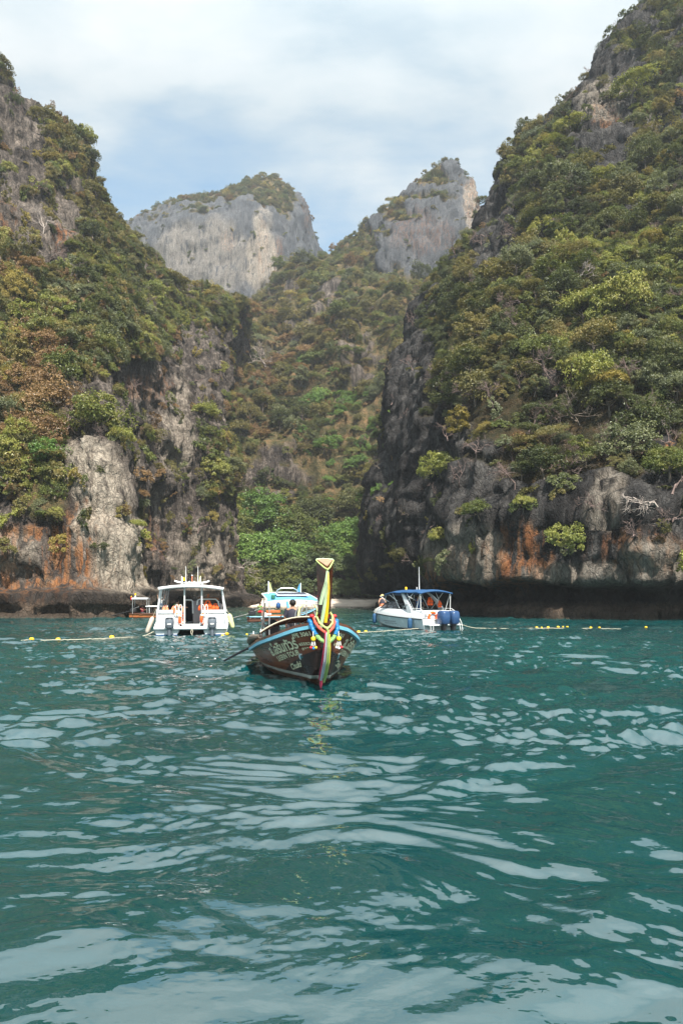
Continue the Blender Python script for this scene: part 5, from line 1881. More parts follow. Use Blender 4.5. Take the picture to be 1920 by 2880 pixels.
    for sd in (-1, 1):
        b = MB()
        c_s, c_z = -0.02, 0.66
        pt = lambda u, v, o: hero_at(c_s + u * 0.17, c_z + v * 0.12, sd, o)
        rings = [[pt(r_ * math.cos(a_), r_ * math.sin(a_), o_) for a_ in [6.283 * k / 20 for k in range(20)]] for r_, o_ in ((1.0, 0.026), (0.74, 0.028))]
        b.mi = 0; b.loft(rings, True, False)
        b.mi = 1; b.add([pt(0.74 * math.cos(6.283 * k / 20), 0.74 * math.sin(6.283 * k / 20), 0.028) for k in range(20)], [tuple(range(20))])
        b.mi = 2
        b.add([pt(u, v, 0.036) for u, v in ((-.55, -.35), (.5, -.4), (.2, -.1), (.35, .3), (0, .5), (-.3, .1))], [(0, 1, 2, 3, 4, 5)])
        b.build("emblem", [C_CLOUDY, C_TRIM, paint("emblem_teal", (0.02, 0.16, 0.17), 0.4)], root, None)
    return root


C_LETTER = paint("cream_lettering", (0.85, 0.74, 0.50), 0.5, 0.12, 12, 0.3)
C_TARP = paint("old_tarpaulin", (0.17, 0.145, 0.115), 0.85, 0.35, 6, 0.1)
C_CELL = paint("solar_cell", (0.045, 0.05, 0.075), 0.55, 0.15, 8, 0.5)
C_HULL_PROW = paint("varnished_prow", (0.085, 0.027, 0.013), 0.2, 0.4, 3, 0.5)
C_ENDGRAIN = paint("end_grain", (0.33, 0.20, 0.13), 0.6, 0.2, 14, 0.2)
HERO = hero()
HM = Matrix.Translation(HERO_LOC) @ Matrix.Rotation(HERO_RZ, 4, 'Z')


def on_hero(x, y, z):
    return tuple(HM @ Vector((x, y, z)))


# ribbons, sash, garland and tassels tied to the prow: each hangs on the boat, so each is its own thing
def strip(pts, width, drift=(1, 0, 0), thick=0.012, waves=0.0):
    """A hanging band of cloth along pts."""
    d = Vector(drift)
    g = []
    for i, p in enumerate(pts):
        p = Vector(p)
        w = width if not isinstance(width, (list, tuple)) else width[i]
        g.append([p + d * (w * (u - 0.5)) + Vector((0, -0.02 * math.sin(u * 6.28 * 1.0 + i) - waves * math.sin(i * 1.3 + u * 3), 0)) for u in (0, .25, .5, .75, 1)])
    return MB().sheet(g, thick)


def ribbons():
    r1 = empty("prow_ribbon", HERO_LOC, HERO_RZ)
    tag(r1, "lime and yellow ribbon knotted round the top of the wooden prow", "ribbon")
    yt = prow_y(2.87)
    MB().tube([(-0.205, yt + .34, 3.02), (-0.16, yt + .24, 2.955), (-0.06, yt - .01, 2.83), (0, yt - .055, 2.785), (0.06, yt - .01, 2.83), (0.16, yt + .24, 2.955), (0.205, yt + .34, 3.02)], [.016, .018, .020, .028, .020, .018, .016], 8).build("band", C_NEON, r1)
    MB().tube([(-0.205, yt + .34, 3.03), (-0.19, yt + .39, 3.05), (0, yt + .40, 3.06), (0.19, yt + .39, 3.05), (0.205, yt + .34, 3.03)], .014, 6).build("back_band", C_MINT, r1)
    tl = lambda pts, w, m: strip([(x, prow_y(z) - o, z) for x, z, o in pts], w, waves=.01).build("tail", m, r1, 60)
    tl([(0.0, 2.76, .06), (-0.03, 2.50, .05), (-0.085, 2.26, .03), (-0.14, 1.98, -.01)], [.04, .065, .08, .07], C_MINT)
    tl([(0.01, 2.74, .065), (-0.005, 2.35, .05), (-0.045, 1.98, .045), (-0.085, 1.66, .03), (-0.115, 1.42, .01)], [.04, .065, .07, .07, .06], C_MINT)
    tl([(0.02, 2.72, .05), (0.035, 2.35, .035), (0.02, 1.95, .03), (-0.005, 1.56, .025)], [.03, .05, .07, .065], C_GOLD)
    r2 = empty("bow_scarf", HERO_LOC, HERO_RZ)
    tag(r2, "coral and lime scarf wrapped round the bow with long tails down the stem", "scarf")
    MB().tube([(-0.15, -0.62, 1.80), (-0.19, -0.80, 1.70), (-0.15, -1.00, 1.55), (-0.05, -1.16, 1.46), (0.0, -1.18, 1.44), (0.05, -1.16, 1.46), (0.15, -1.00, 1.55), (0.19, -0.80, 1.70), (0.15, -0.62, 1.80)], .024, 8).build("band", C_NEON, r2)
    MB().tube([(-0.23, -0.62, 1.66), (-0.23, -0.84, 1.56), (-0.16, -1.02, 1.44), (-0.05, -1.13, 1.35), (0.0, -1.15, 1.33), (0.05, -1.13, 1.35), (0.16, -1.02, 1.44), (0.23, -0.84, 1.56), (0.23, -0.62, 1.66)], .034, 8).build("coral_band", C_CORAL, r2)
    MB().ball((0, -1.20, 1.43), (0.035, 0.035, 0.045)).build("knot", C_NEON, r2)
    strip([(-0.035, -1.20, 1.36), (-0.05, -1.12, 1.00), (-0.075, -0.98, 0.66), (-0.085, -0.74, 0.38), (-0.075, -0.42, 0.16)], [.03, .045, .05, .05, .04], waves=.010).build("pink_tail", C_PINK, r2, 60)
    strip([(-0.01, -1.215, 1.34), (-0.02, -1.16, 1.00), (-0.035, -1.03, 0.64), (-0.045, -0.78, 0.36), (-0.045, -0.46, 0.15)], [.035, .055, .065, .065, .055], waves=.010).build("lilac_tail", C_LILAC, r2, 60)
    strip([(0.02, -1.225, 1.40), (0.03, -1.19, 1.00), (0.03, -1.06, 0.62), (0.03, -0.80, 0.34), (0.025, -0.46, 0.10)], [.045, .065, .07, .07, .05], waves=.012).build("lime_tail", C_NEON, r2, 60)
    strip([(0.06, -1.17, 1.30), (0.07, -1.12, 0.95), (0.075, -0.98, 0.62), (0.07, -0.75, 0.38)], [.02, .03, .03, .02]).build("orange_tail", C_GOLD, r2, 60)
    MB().tube([(-0.035, -0.46, 0.20), (-0.03, -0.38, 0.05), (-0.025, -0.33, -0.04)], [.03, .035, .02], 8).build("red_tip", C_PINK, r2)
    r3 = empty("garland", HERO_LOC, HERO_RZ)
    tag(r3, "fluffy blue and green tinsel garland slung round the bow", "garland")

    def fuzzy(pts, r, mat, name):
        b = MB()
        pp = crom(np.array(pts, float), 26)
        b.tube([tuple(p) for p in pp], [r * (1.0 + 0.22 * math.sin(i * 2.4)) for i in range(26)], 10)
        g = np.random.default_rng(3)
        for p in pp:
            for _ in range(10):
                d = Vector(g.normal(size=3)).normalized()
                q = Vector(p) + d * r
                t = Vector(g.normal(size=3)).normalized() * 0.012
                b.add([q - t, q + t, q + d * r * 0.5], [(0, 1, 2)])
        o = b.build(name, mat, r3)
        o['kind'] = 'stuff'
    for sd in (-1, 1):
        fuzzy([(sd * .33, -0.52, 1.60), (sd * .31, -0.66, 1.54), (sd * .29, -0.86, 1.40), (sd * .22, -0.98, 1.27)], 0.043, C_TINSEL, "blue_tinsel")
        fuzzy([(sd * .21, -1.00, 1.25), (sd * .13, -1.08, 1.17), (sd * .05, -1.12, 1.12)], 0.038, C_TINSELG, "green_tinsel")
        MB().ball((sd * .27, -0.55, 1.70), (0.06, 0.06, 0.045)).build("red_bow", C_RED, r3)
    for sd, lab, cols in ((-1, "flower tassel with blue and red pompons on the dark side of the bow", (C_RED, C_TINSEL, C_GOLD)),
                          (1, "flower tassel with white and red pompons on the lit side of the bow", (C_CLOUDY, C_CLOUDY, C_RED))):
        r4 = empty("tassel", HERO_LOC, HERO_RZ)
        tag(r4, lab, "tassel", "tassels on the bow")
        x, y = sd * 0.30, -1.02
        MB().tube([(x, y + .03, 1.36), (x, y, 1.22)], 0.008, 6).build("cord", C_CLOUDY, r4)
        MB().tube([(x, y, 1.235), (x, y, 1.21), (x, y, 1.16), (x, y, 1.135)], [.035, .055, .055, .035], 10).build("flower_ring", C_GOLD, r4)
        for k, dx in enumerate((-0.045, 0.0, 0.045)):
            dz = 0.02 * (k == 1)
            MB().tube([(x + dx * 0.6, y, 1.14), (x + dx, y - 0.02, 1.03 - dz)], 0.009, 6).build("string", C_CLOUDY, r4)
            MB().ball((x + dx * 1.3, y - 0.03, 0.985 - dz), 0.034, 10, 6).build("pompon", cols[k], r4)


ribbons()
# ------------------------------------------------------------------ the white catamaran, seen from astern
CAT_LOC, CAT_RZ = (-8.45, 40.0, 0.0), 0.17
CATM = Matrix.Translation(CAT_LOC) @ Matrix.Rotation(CAT_RZ, 4, 'Z')


def outboard(parent, x, y, z, cowl, leg, h=0.62, w=0.46, mark=True):
    """An outboard motor: cowling, midsection, foot."""
    m = MB()
    secs = []
    for f, sx, sy in ((0, .78, .80), (.10, .95, .95), (.55, 1.0, 1.0), (.85, .95, .92), (.97, .80, .74), (1.0, .55, .5)):
        secs.append([Vector((x + w / 2 * sx * math.copysign(abs(math.cos(a)) ** .6, math.cos(a)), y + w * .62 * sy * math.copysign(abs(math.sin(a)) ** .6, math.sin(a)), z + h * f)) for a in [6.283 * k / 20 for k in range(20)]])
    o = m.loft(secs).build("outboard_motor", cowl, parent, 45)
    b = MB()
    secs = []
    for zz, sx, sy in ((z + .02, .62, .7), (z - .25, .46, .6), (z - .60, .34, .55), (z - 1.0, .24, .5)):
        secs.append([Vector((x + w / 2 * sx * math.cos(a), y + w * .55 * sy * math.sin(a), zz)) for a in [6.283 * k / 12 for k in range(12)]])
    b.loft(secs).build("motor_leg", leg, o, 45)
    if mark:
        MB().box((x, y - w * .645, z + h * .38), (.20, .012, .07)).build("badge", C_CLOUDY, o)
        MB().box((x, y - w * .52, z + h * .90), (w * .7, .10, .05), bev=.02).build("cowl_band", C_BLACK, o)
    return o


def catamaran():
    root = empty("catamaran", CAT_LOC, CAT_RZ)
    tag(root, "white roofed catamaran with two grey outboards seen from behind", "boat", "boats in the bay")
    L = 10.5
    for sd in (-1, 1):
        secs = []
        for y, wd, zt, zb in ((0, .66, .55, -.25), (.4, .68, .62, -.35), (3, .70, .85, -.45), (6.5, .62, 1.05, -.45), (9, .36, 1.2, -.35), (L, .05, 1.32, .3)):
            cx = sd * (1.34 + 0.03 * y * 0.5)
            secs.append([Vector((cx - wd, y, zt)), Vector((cx - wd * .95, y, .18)), Vector((cx - wd * .45, y, zb)), Vector((cx + wd * .45, y, zb)), Vector((cx + wd * .98, y, .18)), Vector((cx + wd * 1.08, y, zt))])
        MB().loft(secs).build("hull", C_WHITE, root, 40)
        MB().box((sd * 1.34, -.012, .02), (1.20, .02, .10)).build("antifouling", C_NAVY, root)
    # bridge deck, cockpit sole and coamings
    MB().box((0, 5.0, .52), (3.3, 9.0, .14), bev=.03).build("bridge_deck", C_WHITE, root)
    MB().tube([(-2.02, -.10, .42), (2.0, -.10, .42)], .10, 10).build("stern_beam", C_WHITE, root)
    MB().box((0, .02, .60), (1.02, .34, .10), bev=.02).build("boarding_step", C_WHITE, root)
    for sd in (-1, 1):
        # stern bulkhead each side of the passage, and topsides
        MB().box((sd * 1.22, .55, .86), (1.36, .08, .62), bev=.02).build("bulkhead", C_WHITE, root)
        MB().box((sd * 1.23, .62, 1.32), (1.36, .34, .22), bev=.05).build("seat_back", C_WHITE, root)
        MB().box((sd * 1.16, 1.05, 1.08), (1.25, .62, .12), bev=.04).build("bench", C_CREAM, root)
        g = [[Vector((sd * (1.93 - .03 * z_), y, z_)) for z_ in np.linspace(.5, 1.45, 4)] for y in np.linspace(.3, 8.5, 8)]
        MB().sheet(g, .06).build("topside", C_WHITE, root)
        # aft post, its raking brace and the side window
        MB().tube([(sd * 1.86, .5, 1.4), (sd * 1.70, .45, 2.62)], .05, 8).build("aft_post", C_STEEL, root)
        MB().tube([(sd * 1.98, 1.7, 1.3), (sd * 1.73, 1.2, 2.58)], .035, 8).build("side_brace", C_STEEL, root)
        g = [[Vector((sd * (1.88 - .13 * (z_ - 1.45)), y, z_)) for z_ in (1.46, 2.0, 2.58)] for y in np.linspace(2.2, 7.6, 6)]
        MB().sheet(g, .03).build("side_window", C_GLASSL, root)
        for y in (2.1, 4.0, 5.9, 7.7):
            MB().tube([(sd * 1.90, y, 1.45), (sd * 1.74, y, 2.6)], .035, 6).build("window_post", C_STEEL, root)
        # inner post by the passage, boarding rails, ladder
        MB().tube([(sd * .48 + .10, .45, .62), (sd * .48 + .10, .45, 2.70)], .045, 8).build("inner_post", C_STEEL, root)
        for dx in (0, .20):
            xx = sd * .62 + sd * dx + .03
            MB().tube([(xx - .07, .30, .62), (xx - .07, .28, 1.62), (xx - .03, .28, 1.74), (xx + .03, .28, 1.74), (xx + .07, .28, 1.62), (xx + .07, .30, .62)], .022, 6).build("boarding_rail", C_STEEL, root)
        MB().tube([(sd * .50, .20, .58), (sd * .50, .18, 1.15), (sd * 1.88, .18, 1.15), (sd * 1.92, .20, .58)], .02, 6).build("stern_rail", C_STEEL, root)
        for y in (1.28, 1.5):
            pass
    MB().tube([(.04, 1.9, 1.2), (.02, 1.9, 1.92), (-.06, 1.9, 2.0), (-.42, 1.9, 2.0)], .04, 8).build("grab_rail", C_STEEL, root)
    MB().tube([(.28, 1.7, 1.7), (.32, 1.7, 1.98), (.45, 1.7, 2.04), (1.35, 1.7, 2.04), (1.50, 1.7, 1.9), (1.56, 1.7, 1.6)], .04, 8).build("grab_rail", C_STEEL, root)
    # cabin front: door, console, screen
    MB().box((.29, 2.0, 1.30), (.52, .10, 1.30), bev=.02).build("cabin_door", C_GREY, root)
    MB().box((.45, 2.3, 1.85), (.5, .4, .1), bev=.04).build("wheel_shelf", C_WOOD, root)
    MB().box((-.9, 7.6, 1.15), (1.75, .7, 1.2), bev=.1).build("console", C_DKGREY, root)
    MB().box((.9, 7.6, 1.15), (1.75, .7, 1.2), bev=.1).build("console", C_GREY, root)
    MB().box((-.75, 6.9, 2.0), (.70, .08, .46), bev=.03).build("dark_screen", C_BLACK, root)
    g = [[Vector((x, 8.0 + .5 * (1 - (x / 1.8) ** 2), z_)) for z_ in (1.4, 2.0, 2.6)] for x in np.linspace(-1.75, 1.75, 9)]
    MB().sheet(g, .03).build("windscreen", C_GLASS, root)
    MB().box((.9, 5.0, 2.05), (1.3, .3, .16), bev=.04).build("overhead_rack", C_WOOD, root)
    # roof with crown and lip
    g = []
    for i in range(12):
        y = .15 + 8.6 * i / 11
        g.append([Vector((x, y, 2.66 + .16 * (1 - (x / 1.78) ** 2))) for x in np.linspace(-1.78, 1.78, 17)])
    MB().sheet(g, .09).build("roof", C_WHITE, root, 60)
    MB().tube([(x, .12, 2.63 + .16 * (1 - (x / 1.80) ** 2)) for x in np.linspace(-1.80, 1.80, 17)], .085, 8).build("roof_lip", C_WHITE, root)
    # light bar with aerials, beacon, mast, flags
    bar = MB().tube([(-1.0, 1.5, 3.12), (-.85, 1.5, 3.06), (-.55, 1.5, 3.0), (.55, 1.5, 3.0), (.85, 1.5, 3.06), (1.0, 1.5, 3.12)], .045, 8).build("light_bar", C_STEEL, root)
    for x in (-.58, .60):
        MB().tube([(x, 1.5, 2.75), (x, 1.5, 3.0)], .04, 8).build("bar_leg", C_STEEL, bar)
    for x in (-.35, .34):
        MB().tube([(x, 1.5, 3.0), (x, 1.5, 3.05), (x, 1.5, 3.95)], [.03, .022, .012], 6).build("aerial", C_STEEL, root)
    MB().tube([(0, 1.5, 3.0), (0, 1.5, 3.40)], .022, 6).build("mast", C_SALMON, root)
    MB().ball((0, 1.5, 3.43), .04).build("mast_lamp", C_CLOUDY, root)
    for x in (-.15, .14):
        MB().tube([(x, 1.5, 3.0), (x, 1.5, 3.06), (x, 1.5, 3.10)], [.03, .05, .03], 8).build("horn", C_STEEL, root)
    MB().tube([(-.46, 1.45, 3.03), (-.46, 1.45, 3.12)], .05, 8).build("beacon_base", C_BLACK, root)
    MB().tube([(-.46, 1.45, 3.12), (-.46, 1.45, 3.28), (-.46, 1.45, 3.31)], [.065, .06, .03], 10).build("beacon", C_YELLOW, root)
    for x, col, sg in ((-.60, C_CLOUDY, 1), (.50, C_PALEYEL, -1)):
        MB().tube([(x, 1.5, 3.0), (x, 1.5, 3.40)], .012, 6).build("flag_staff", C_STEEL, root)
        MB().sheet([[Vector((x + sg * .11 * u * (1 - .5 * v), 1.5 + .03 * math.sin(4 * u + v), 3.05 + .32 * v)) for u in (0, .5, 1)] for v in (0, .33, .66, 1)], .006).build("flag", col, root, 60)
    outboard(root, -1.16, -.28, .44, C_GREYM, C_GREYM, .60, .50)
    outboard(root, 1.17, -.28, .44, C_GREYM, C_GREYM, .62, .50)
    return root


catamaran()


def on_cat(x, y, z):
    return tuple(CATM @ Vector((x, y, z)))


def life_jacket(loc, rz, mat, label, scale=1.0, grp="life jackets on the catamaran seats"):
    root = empty("life_jacket", loc, rz)
    root.scale = (scale,) * 3
    for sd in (-1, 1):
        secs = []
        for z, w, d in ((0, .10, .05), (.05, .14, .07), (.30, .15, .08), (.42, .11, .06), (.50, .06, .05)):
            cx = sd * (.135 - .02 * (z > .35))
            secs.append([Vector((cx + w * math.copysign(abs(math.cos(a)) ** .5, math.cos(a)) * .9, d * math.sin(a), z)) for a in [6.283 * k / 10 for k in range(10)]])
        MB().loft(secs).build("panel", mat, root, 50)
    MB().tube([(-.12, .02, .46), (-.10, .05, .56), (0, .07, .60), (.10, .05, .56), (.12, .02, .46)], .05, 8).build("collar", mat, root)
    MB().box((0, -.07, .18), (.46, .025, .04)).build("strap", C_BLACK, root)
    tag(root, label, "life jacket", grp)
    return root


for x, z, mat, lab, sc in [(-1.46, 1.30, C_SALMON, "orange life jacket on the outer left seat of the catamaran", .66), (-.98, 1.28, C_SALMON, "faded salmon life jacket beside the left boarding rail of the catamaran", .62),
                           (.92, 1.40, C_ORANGE, "tall vivid orange life jacket propped on the right seat of the catamaran", .92), (1.34, 1.34, C_ORANGE, "vivid orange life jacket nearest the right roof post of the catamaran", .74),
                           (.50, 1.40, C_ORANGE, "orange life jacket behind the inner right post of the catamaran", .5)]:
    life_jacket(on_cat(x, .82, z), CAT_RZ, mat, lab, sc)


def lifebuoy(loc, rx, rz, mat, label, r=.30):
    root = empty("lifebuoy", loc, rz)
    pts = [(r * math.cos(a), 0, r * math.sin(a)) for a in [6.283 * k / 24 for k in range(24)]]
    MB().tube(pts, r * .28, 8, closed=True).build("ring", mat, root)
    for k in range(4):
        a = 6.283 * (k + .5) / 4
        seg = [(r * math.cos(a + d), 0, r * math.sin(a + d)) for d in (-.12, 0, .12)]
        MB().tube(seg, r * .30, 8).build("band", C_CLOUDY, root)
    root.rotation_euler = (rx, 0, rz)
    tag(root, label, "lifebuoy", "lifebuoys on the boats")


lifebuoy(on_cat(-.72, .40, 1.42), .1, CAT_RZ, C_SALMON, "salmon lifebuoy by the left boarding rail of the catamaran", .24)
lifebuoy(on_cat(-.54, .40, .88), .0, CAT_RZ + 1.2, C_ORANGE, "orange lifebuoy hung left of the catamaran passage", .27)
lifebuoy(on_cat(.66, .40, .92), .0, CAT_RZ + 1.2, C_ORANGE, "orange lifebuoy hung right of the catamaran passage", .27)


def fender(loc, top, mat, label, r=.13, ln=.62, lean=(0, 0, -1), grp=None, eye=True):
    root = empty("fender", loc)
    d = Vector(lean).normalized()
    f = lambda t: d * (t * ln)
    MB().tube([f(0), f(.06), f(.16), f(.84), f(.94), f(1.0)], [r * .3, r * .75, r, r, r * .75, r * .3], 10).build("body", mat, root)
    if top is not None:
        MB().tube([(0, 0, 0), tuple(Vector(top) - Vector(loc))], .012, 5).build("line", C_ROPE, root)
    tag(root, label, "fender", grp)


fender(on_cat(2.13, .9, 1.20), on_cat(1.95, .9, 1.5), C_PALEYEL, "long yellow fender on the right side of the catamaran", .14, .9, (.25, 0, -1), "fenders on the boats")
fender(on_cat(-2.13, .6, 1.05), on_cat(-1.95, .6, 1.5), C_CREAM, "long cream fender on the left side of the catamaran", .13, 1.0, (-.35, -.1, -1), "fenders on the boats")
# a helper reaching on the left bench in a green shirt, and the mooring line hanging astern
J = seated(arml=((-.30, -.10, .50), (-.34, -.38, .46)), armr=((.28, -.10, .50), (.2, -.36, .44)))
person("person in a green shirt sitting on the left bench of the catamaran", on_cat(-.86, 1.25, 1.12), CAT_RZ + 2.4, J, C_SKIN2, [('shirt', C_GREEN), ('shorts', C_DKGREY)], C_HAIR)
rp = empty("mooring_rope", on_cat(.05, -.22, .36), CAT_RZ)
MB().tube([(0, 0, 0), (-.05, -.02, -.12), (-.03, -.02, -.26), (.03, 0, -.30), (0, 0, -.40), (.0, 0, -.60)], .02, 6).build("strand", C_ROPE, rp)
MB().tube([(.02, 0, 0), (.06, -.02, -.12), (.02, -.02, -.26), (-.02, 0, -.30)], .02, 6).build("strand", C_ROPE, rp)
tag(rp, "knotted mooring rope hanging from the stern beam of the catamaran", "rope")

# ------------------------------------------------------------------ the white speedboat with a blue canopy
SPD_LOC, SPD_RZ = (6.42, 46.6, 0.0), R(28)
SM = Matrix.Translation(SPD_LOC) @ Matrix.Rotation(SPD_RZ, 4, 'Z')


def on_spd(x, y, z):
    return tuple(SM @ Vector((x, y, z)))


def speedboat():
    root = empty("speedboat", SPD_LOC, SPD_RZ)
    tag(root, "white speedboat with blue canopy and two navy outboards near the right cliff", "boat", "boats in the bay")
    Wt = [(0, 1.36), (2, 1.42), (4, 1.38), (6, 1.10), (7.4, .60), (8.4, .03)]
    Zr = [(0, .72), (2, .78), (4, .86), (6, .96), (8.4, 1.06)]
    ch = [(0, 1.22), (4, 1.18), (6, .82), (7.4, .36), (8.4, .02)]
    zc = [(0, .06), (4, .14), (6, .30), (7.4, .52), (8.4, .95)]
    zk = [(0, -.42), (5, -.40), (6.6, -.20), (7.6, .20), (8.4, .94)]
    secs, deck = [], []
    for y in [0, .5, 1.2, 2, 3, 4, 5, 5.7, 6.3, 6.9, 7.4, 7.8, 8.15, 8.4]:
        w, r_, c, z1, z0 = spline(Wt, y), spline(Zr, y), spline(ch, y), spline(zc, y), spline(zk, y)
        secs.append([Vector((-w, y, r_)), Vector((-(w * .45 + c * .55), y, r_ * .45 + z1 * .55)), Vector((-c, y, z1)), Vector((0, y, z0)), Vector((c, y, z1)), Vector(((w * .45 + c * .55), y, r_ * .45 + z1 * .55)), Vector((w, y, r_)), Vector((0, y, r_ + .02))])
    MB().loft(secs).build("hull", C_WHITE, root, 30)
    for sd in (-1, 1):
        MB().tube([(sd * (spline(Wt, y) + .015), y, spline(Zr, y)) for y in np.linspace(0.02, 8.38, 24)], .038, 6).build("rub_rail", C_BLACK, root)
    # topsides rising from the rail to the deck, cockpit sides aft, cuddy forward
    hd = [(0, .40), (.7, .52), (2.2, .52), (4.2, .50), (6, .42), (7.4, .28), (8.35, .06)]
    for sd in (-1, 1):
        g = []
        for y in np.linspace(0.0, 8.36, 26):
            w, r_, h = spline(Wt, y), spline(Zr, y), spline(hd, y)
            g.append([Vector((sd * w, y, r_ + .02)), Vector((sd * (w - .05), y, r_ + h * .5)), Vector((sd * (w * .93 - .08), y, r_ + h * .92)), Vector((sd * max(w * .80 - .12, .01), y, r_ + h))])
        MB().sheet(g, .05).build("topside", C_WHITE, root, 50)
    g = []
    for y in np.linspace(4.9, 8.36, 14):
        w, r_, h = spline(Wt, y), spline(Zr, y), spline(hd, y)
        e = max(w * .80 - .12, .01)
        g.append([Vector((e * u, y, r_ + h + .16 * (1 - u * u) * min(1, (8.36 - y)))) for u in np.linspace(-1, 1, 9)])
    MB().sheet(g, .05).build("foredeck", C_WHITE, root, 60)
    MB().box((0, 2.4, .62), (2.3, 4.8, .06)).build("cockpit_sole", C_CREAM, root)
    MB().box((0, .30, 1.02), (2.55, .12, .52), bev=.04).build("transom", C_WHITE, root)
    MB().box((0, -.28, .36), (2.5, .70, .12), bev=.04).build("swim_platform", C_WHITE, root)
    MB().box((-.78, .225, 1.02), (.30, .03, .30), bev=.01).build("hatch_frame", C_GREY, root)
    MB().box((-.78, .212, 1.02), (.23, .03, .23), bev=.01).build("hatch", C_WHITE, root)
    MB().box((0, .85, .95), (2.0, .62, .46), bev=.08).build("aft_bench", C_CREAM, root)
    MB().box((.62, 3.3, 1.06), (.62, .55, .86), bev=.1).build("helm_seat", C_CREAM, root)
    MB().box((-.55, 4.55, 1.10), (.95, .50, .95), bev=.12).build("console", C_WHITE, root)
    MB().box((-.55, 4.28, 1.45), (.70, .10, .26), bev=.03, rx=-.35).build("dashboard", C_BLACK, root)
    MB().tube([(-.55 + .19 * math.cos(a), 4.12 - .07 * math.sin(a), 1.42 + .18 * math.sin(a)) for a in [6.283 * k / 14 for k in range(14)]], .02, 6, closed=True).build("steering_wheel", C_BLACK, root)
    # raked screen in dark frames: side panes and front panes
    def scr(pts, nm="window"):
        p = [Vector(q) for q in pts]
        o = MB().sheet([[p[0], p[1]], [p[3], p[2]]], .02).build(nm, C_GLASSL, root, None)
        MB().tube(p, .04, 6, closed=True).build("window_frame", C_BLACK, o)
        return o
    for sd in (-1, 1):
        scr([(sd * 1.10, 3.35, 1.32), (sd * 1.06, 4.9, 1.36), (sd * .98, 4.70, 1.86), (sd * 1.02, 3.40, 1.88)])
        scr([(sd * 1.06, 4.94, 1.36), (sd * .80, 6.15, 1.36), (sd * .86, 5.35, 1.72), (sd * .97, 4.74, 1.86)])
    scr([(-.78, 6.18, 1.38), (0, 6.45, 1.42), (0, 5.60, 1.86), (-.84, 5.38, 1.74)])
    scr([(.78, 6.18, 1.38), (0, 6.45, 1.42), (0, 5.60, 1.86), (.84, 5.38, 1.74)])
    # radar arch: a broad swept hoop
    for sd in (-1, 1):
        secs = []
        for f in np.linspace(0, 1, 10):
            y = 1.55 + 1.35 * f ** 1.6
            z = 1.10 + 1.42 * f
            x = 1.30 - .26 * f ** 2.5
            w = .58 - .30 * f
            secs.append([Vector((sd * (x + .05), y - w / 2, z)), Vector((sd * (x + .05), y + w / 2, z)), Vector((sd * (x - .05), y + w / 2, z)), Vector((sd * (x - .05), y - w / 2, z))])
        MB().loft(secs).build("radar_arch", C_WHITE, root, 40)
        MB().box((sd * 1.30, 1.9, 1.65), (.13, .16, .10), bev=.02).build("vent", C_GREY, root)
    # canopy and its thin struts
    g = []
    for i in range(12):
        y = .35 + 4.4 * i / 11
        sag = .035 * math.sin(i * 1.7)
        g.append([Vector((x, y, 2.50 + .16 * (1 - (x / 1.28) ** 2) - .22 * max(0, (abs(y - 2.4) - 1.2) / 1.1) ** 2 * .5 + sag * .5)) for x in np.linspace(-1.28, 1.28, 15)])
    MB().sheet(g, .03).build("canopy", C_NAVY2, root, 60)
    for sd in (-1, 1):
        MB().tube([tuple(g[i][0 if sd < 0 else 14] + Vector((0, 0, -.03))) for i in range(12)], .045, 6).build("canopy_hem", C_NAVY2, root)
    MB().tube([tuple(p + Vector((0, 0, -.03))) for p in g[0]], .045, 6).build("canopy_hem", C_NAVY2, root)
    g2 = [[Vector((x, y, 2.30 - .10 * (y - 4.8) + .10 * (1 - (x / 1.1) ** 2))) for x in np.linspace(-1.1, 1.1, 9)] for y in np.linspace(4.7, 5.6, 4)]
    MB().sheet(g2, .03).build("visor", C_NAVY2, root, 60)
    for sd in (-1, 1):
        for (y0, z0, y1, z1) in ((.45, 1.22, .45, 2.40), (1.0, 1.25, .5, 2.40), (1.25, 1.3, 2.1, 2.48), (2.6, 1.35, 1.3, 2.45), (3.0, 1.4, 3.9, 2.45), (3.3, 1.9, 4.4, 2.38), (4.4, 1.85, 5.5, 2.22), (4.9, 1.8, 4.75, 2.3)):
            MB().tube([(sd * 1.18, y0, z0), (sd * 1.20, y1, z1)], .022, 6).build("canopy_strut", C_STEEL, root)
        MB().tube([(sd * 1.22, 1.5, 1.30), (sd * 1.24, 1.35, 1.42), (sd * 1.26, .4, 1.40), (sd * 1.26, -.02, 1.22), (sd * 1.26, -.05, .80)], .022, 6).build("hand_rail", C_STEEL, root)
    for x in (1.15, 1.32):
        MB().tube([(x, -.25, .95), (x, -.60, .50), (x + .02, -.75, -.15)], .02, 6).build("ladder_rail", C_STEEL, root)
    for x in (-1.15, -.95):
        MB().tube([(x, -.62, .42), (x, -.66, -.2)], .02, 6).build("ladder_rail", C_STEEL, root)
    MB().tube([(-.85, 2.7, 2.64), (-.85, 2.7, 2.78)], .05, 8).build("beacon_base", C_STEEL, root)
    MB().tube([(-.85, 2.7, 2.68), (-.85, 2.7, 2.82), (-.85, 2.7, 2.86)], [.09, .085, .04], 10).build("beacon", C_YELLOW, root)
    MB().tube([(.10, 2.8, 2.64), (.10, 2.8, 2.86)], .03, 6).build("mast_light", C_CLOUDY, root)
    MB().tube([(.30, 2.8, 2.62), (.30, 2.8, 2.90), (.28, 2.8, 4.25)], [.04, .03, .016], 6).build("aerial", C_STEEL, root)
    # faint grey print on the port bow: strokes too worn to read
    b = MB()
    g_ = np.random.default_rng(9)
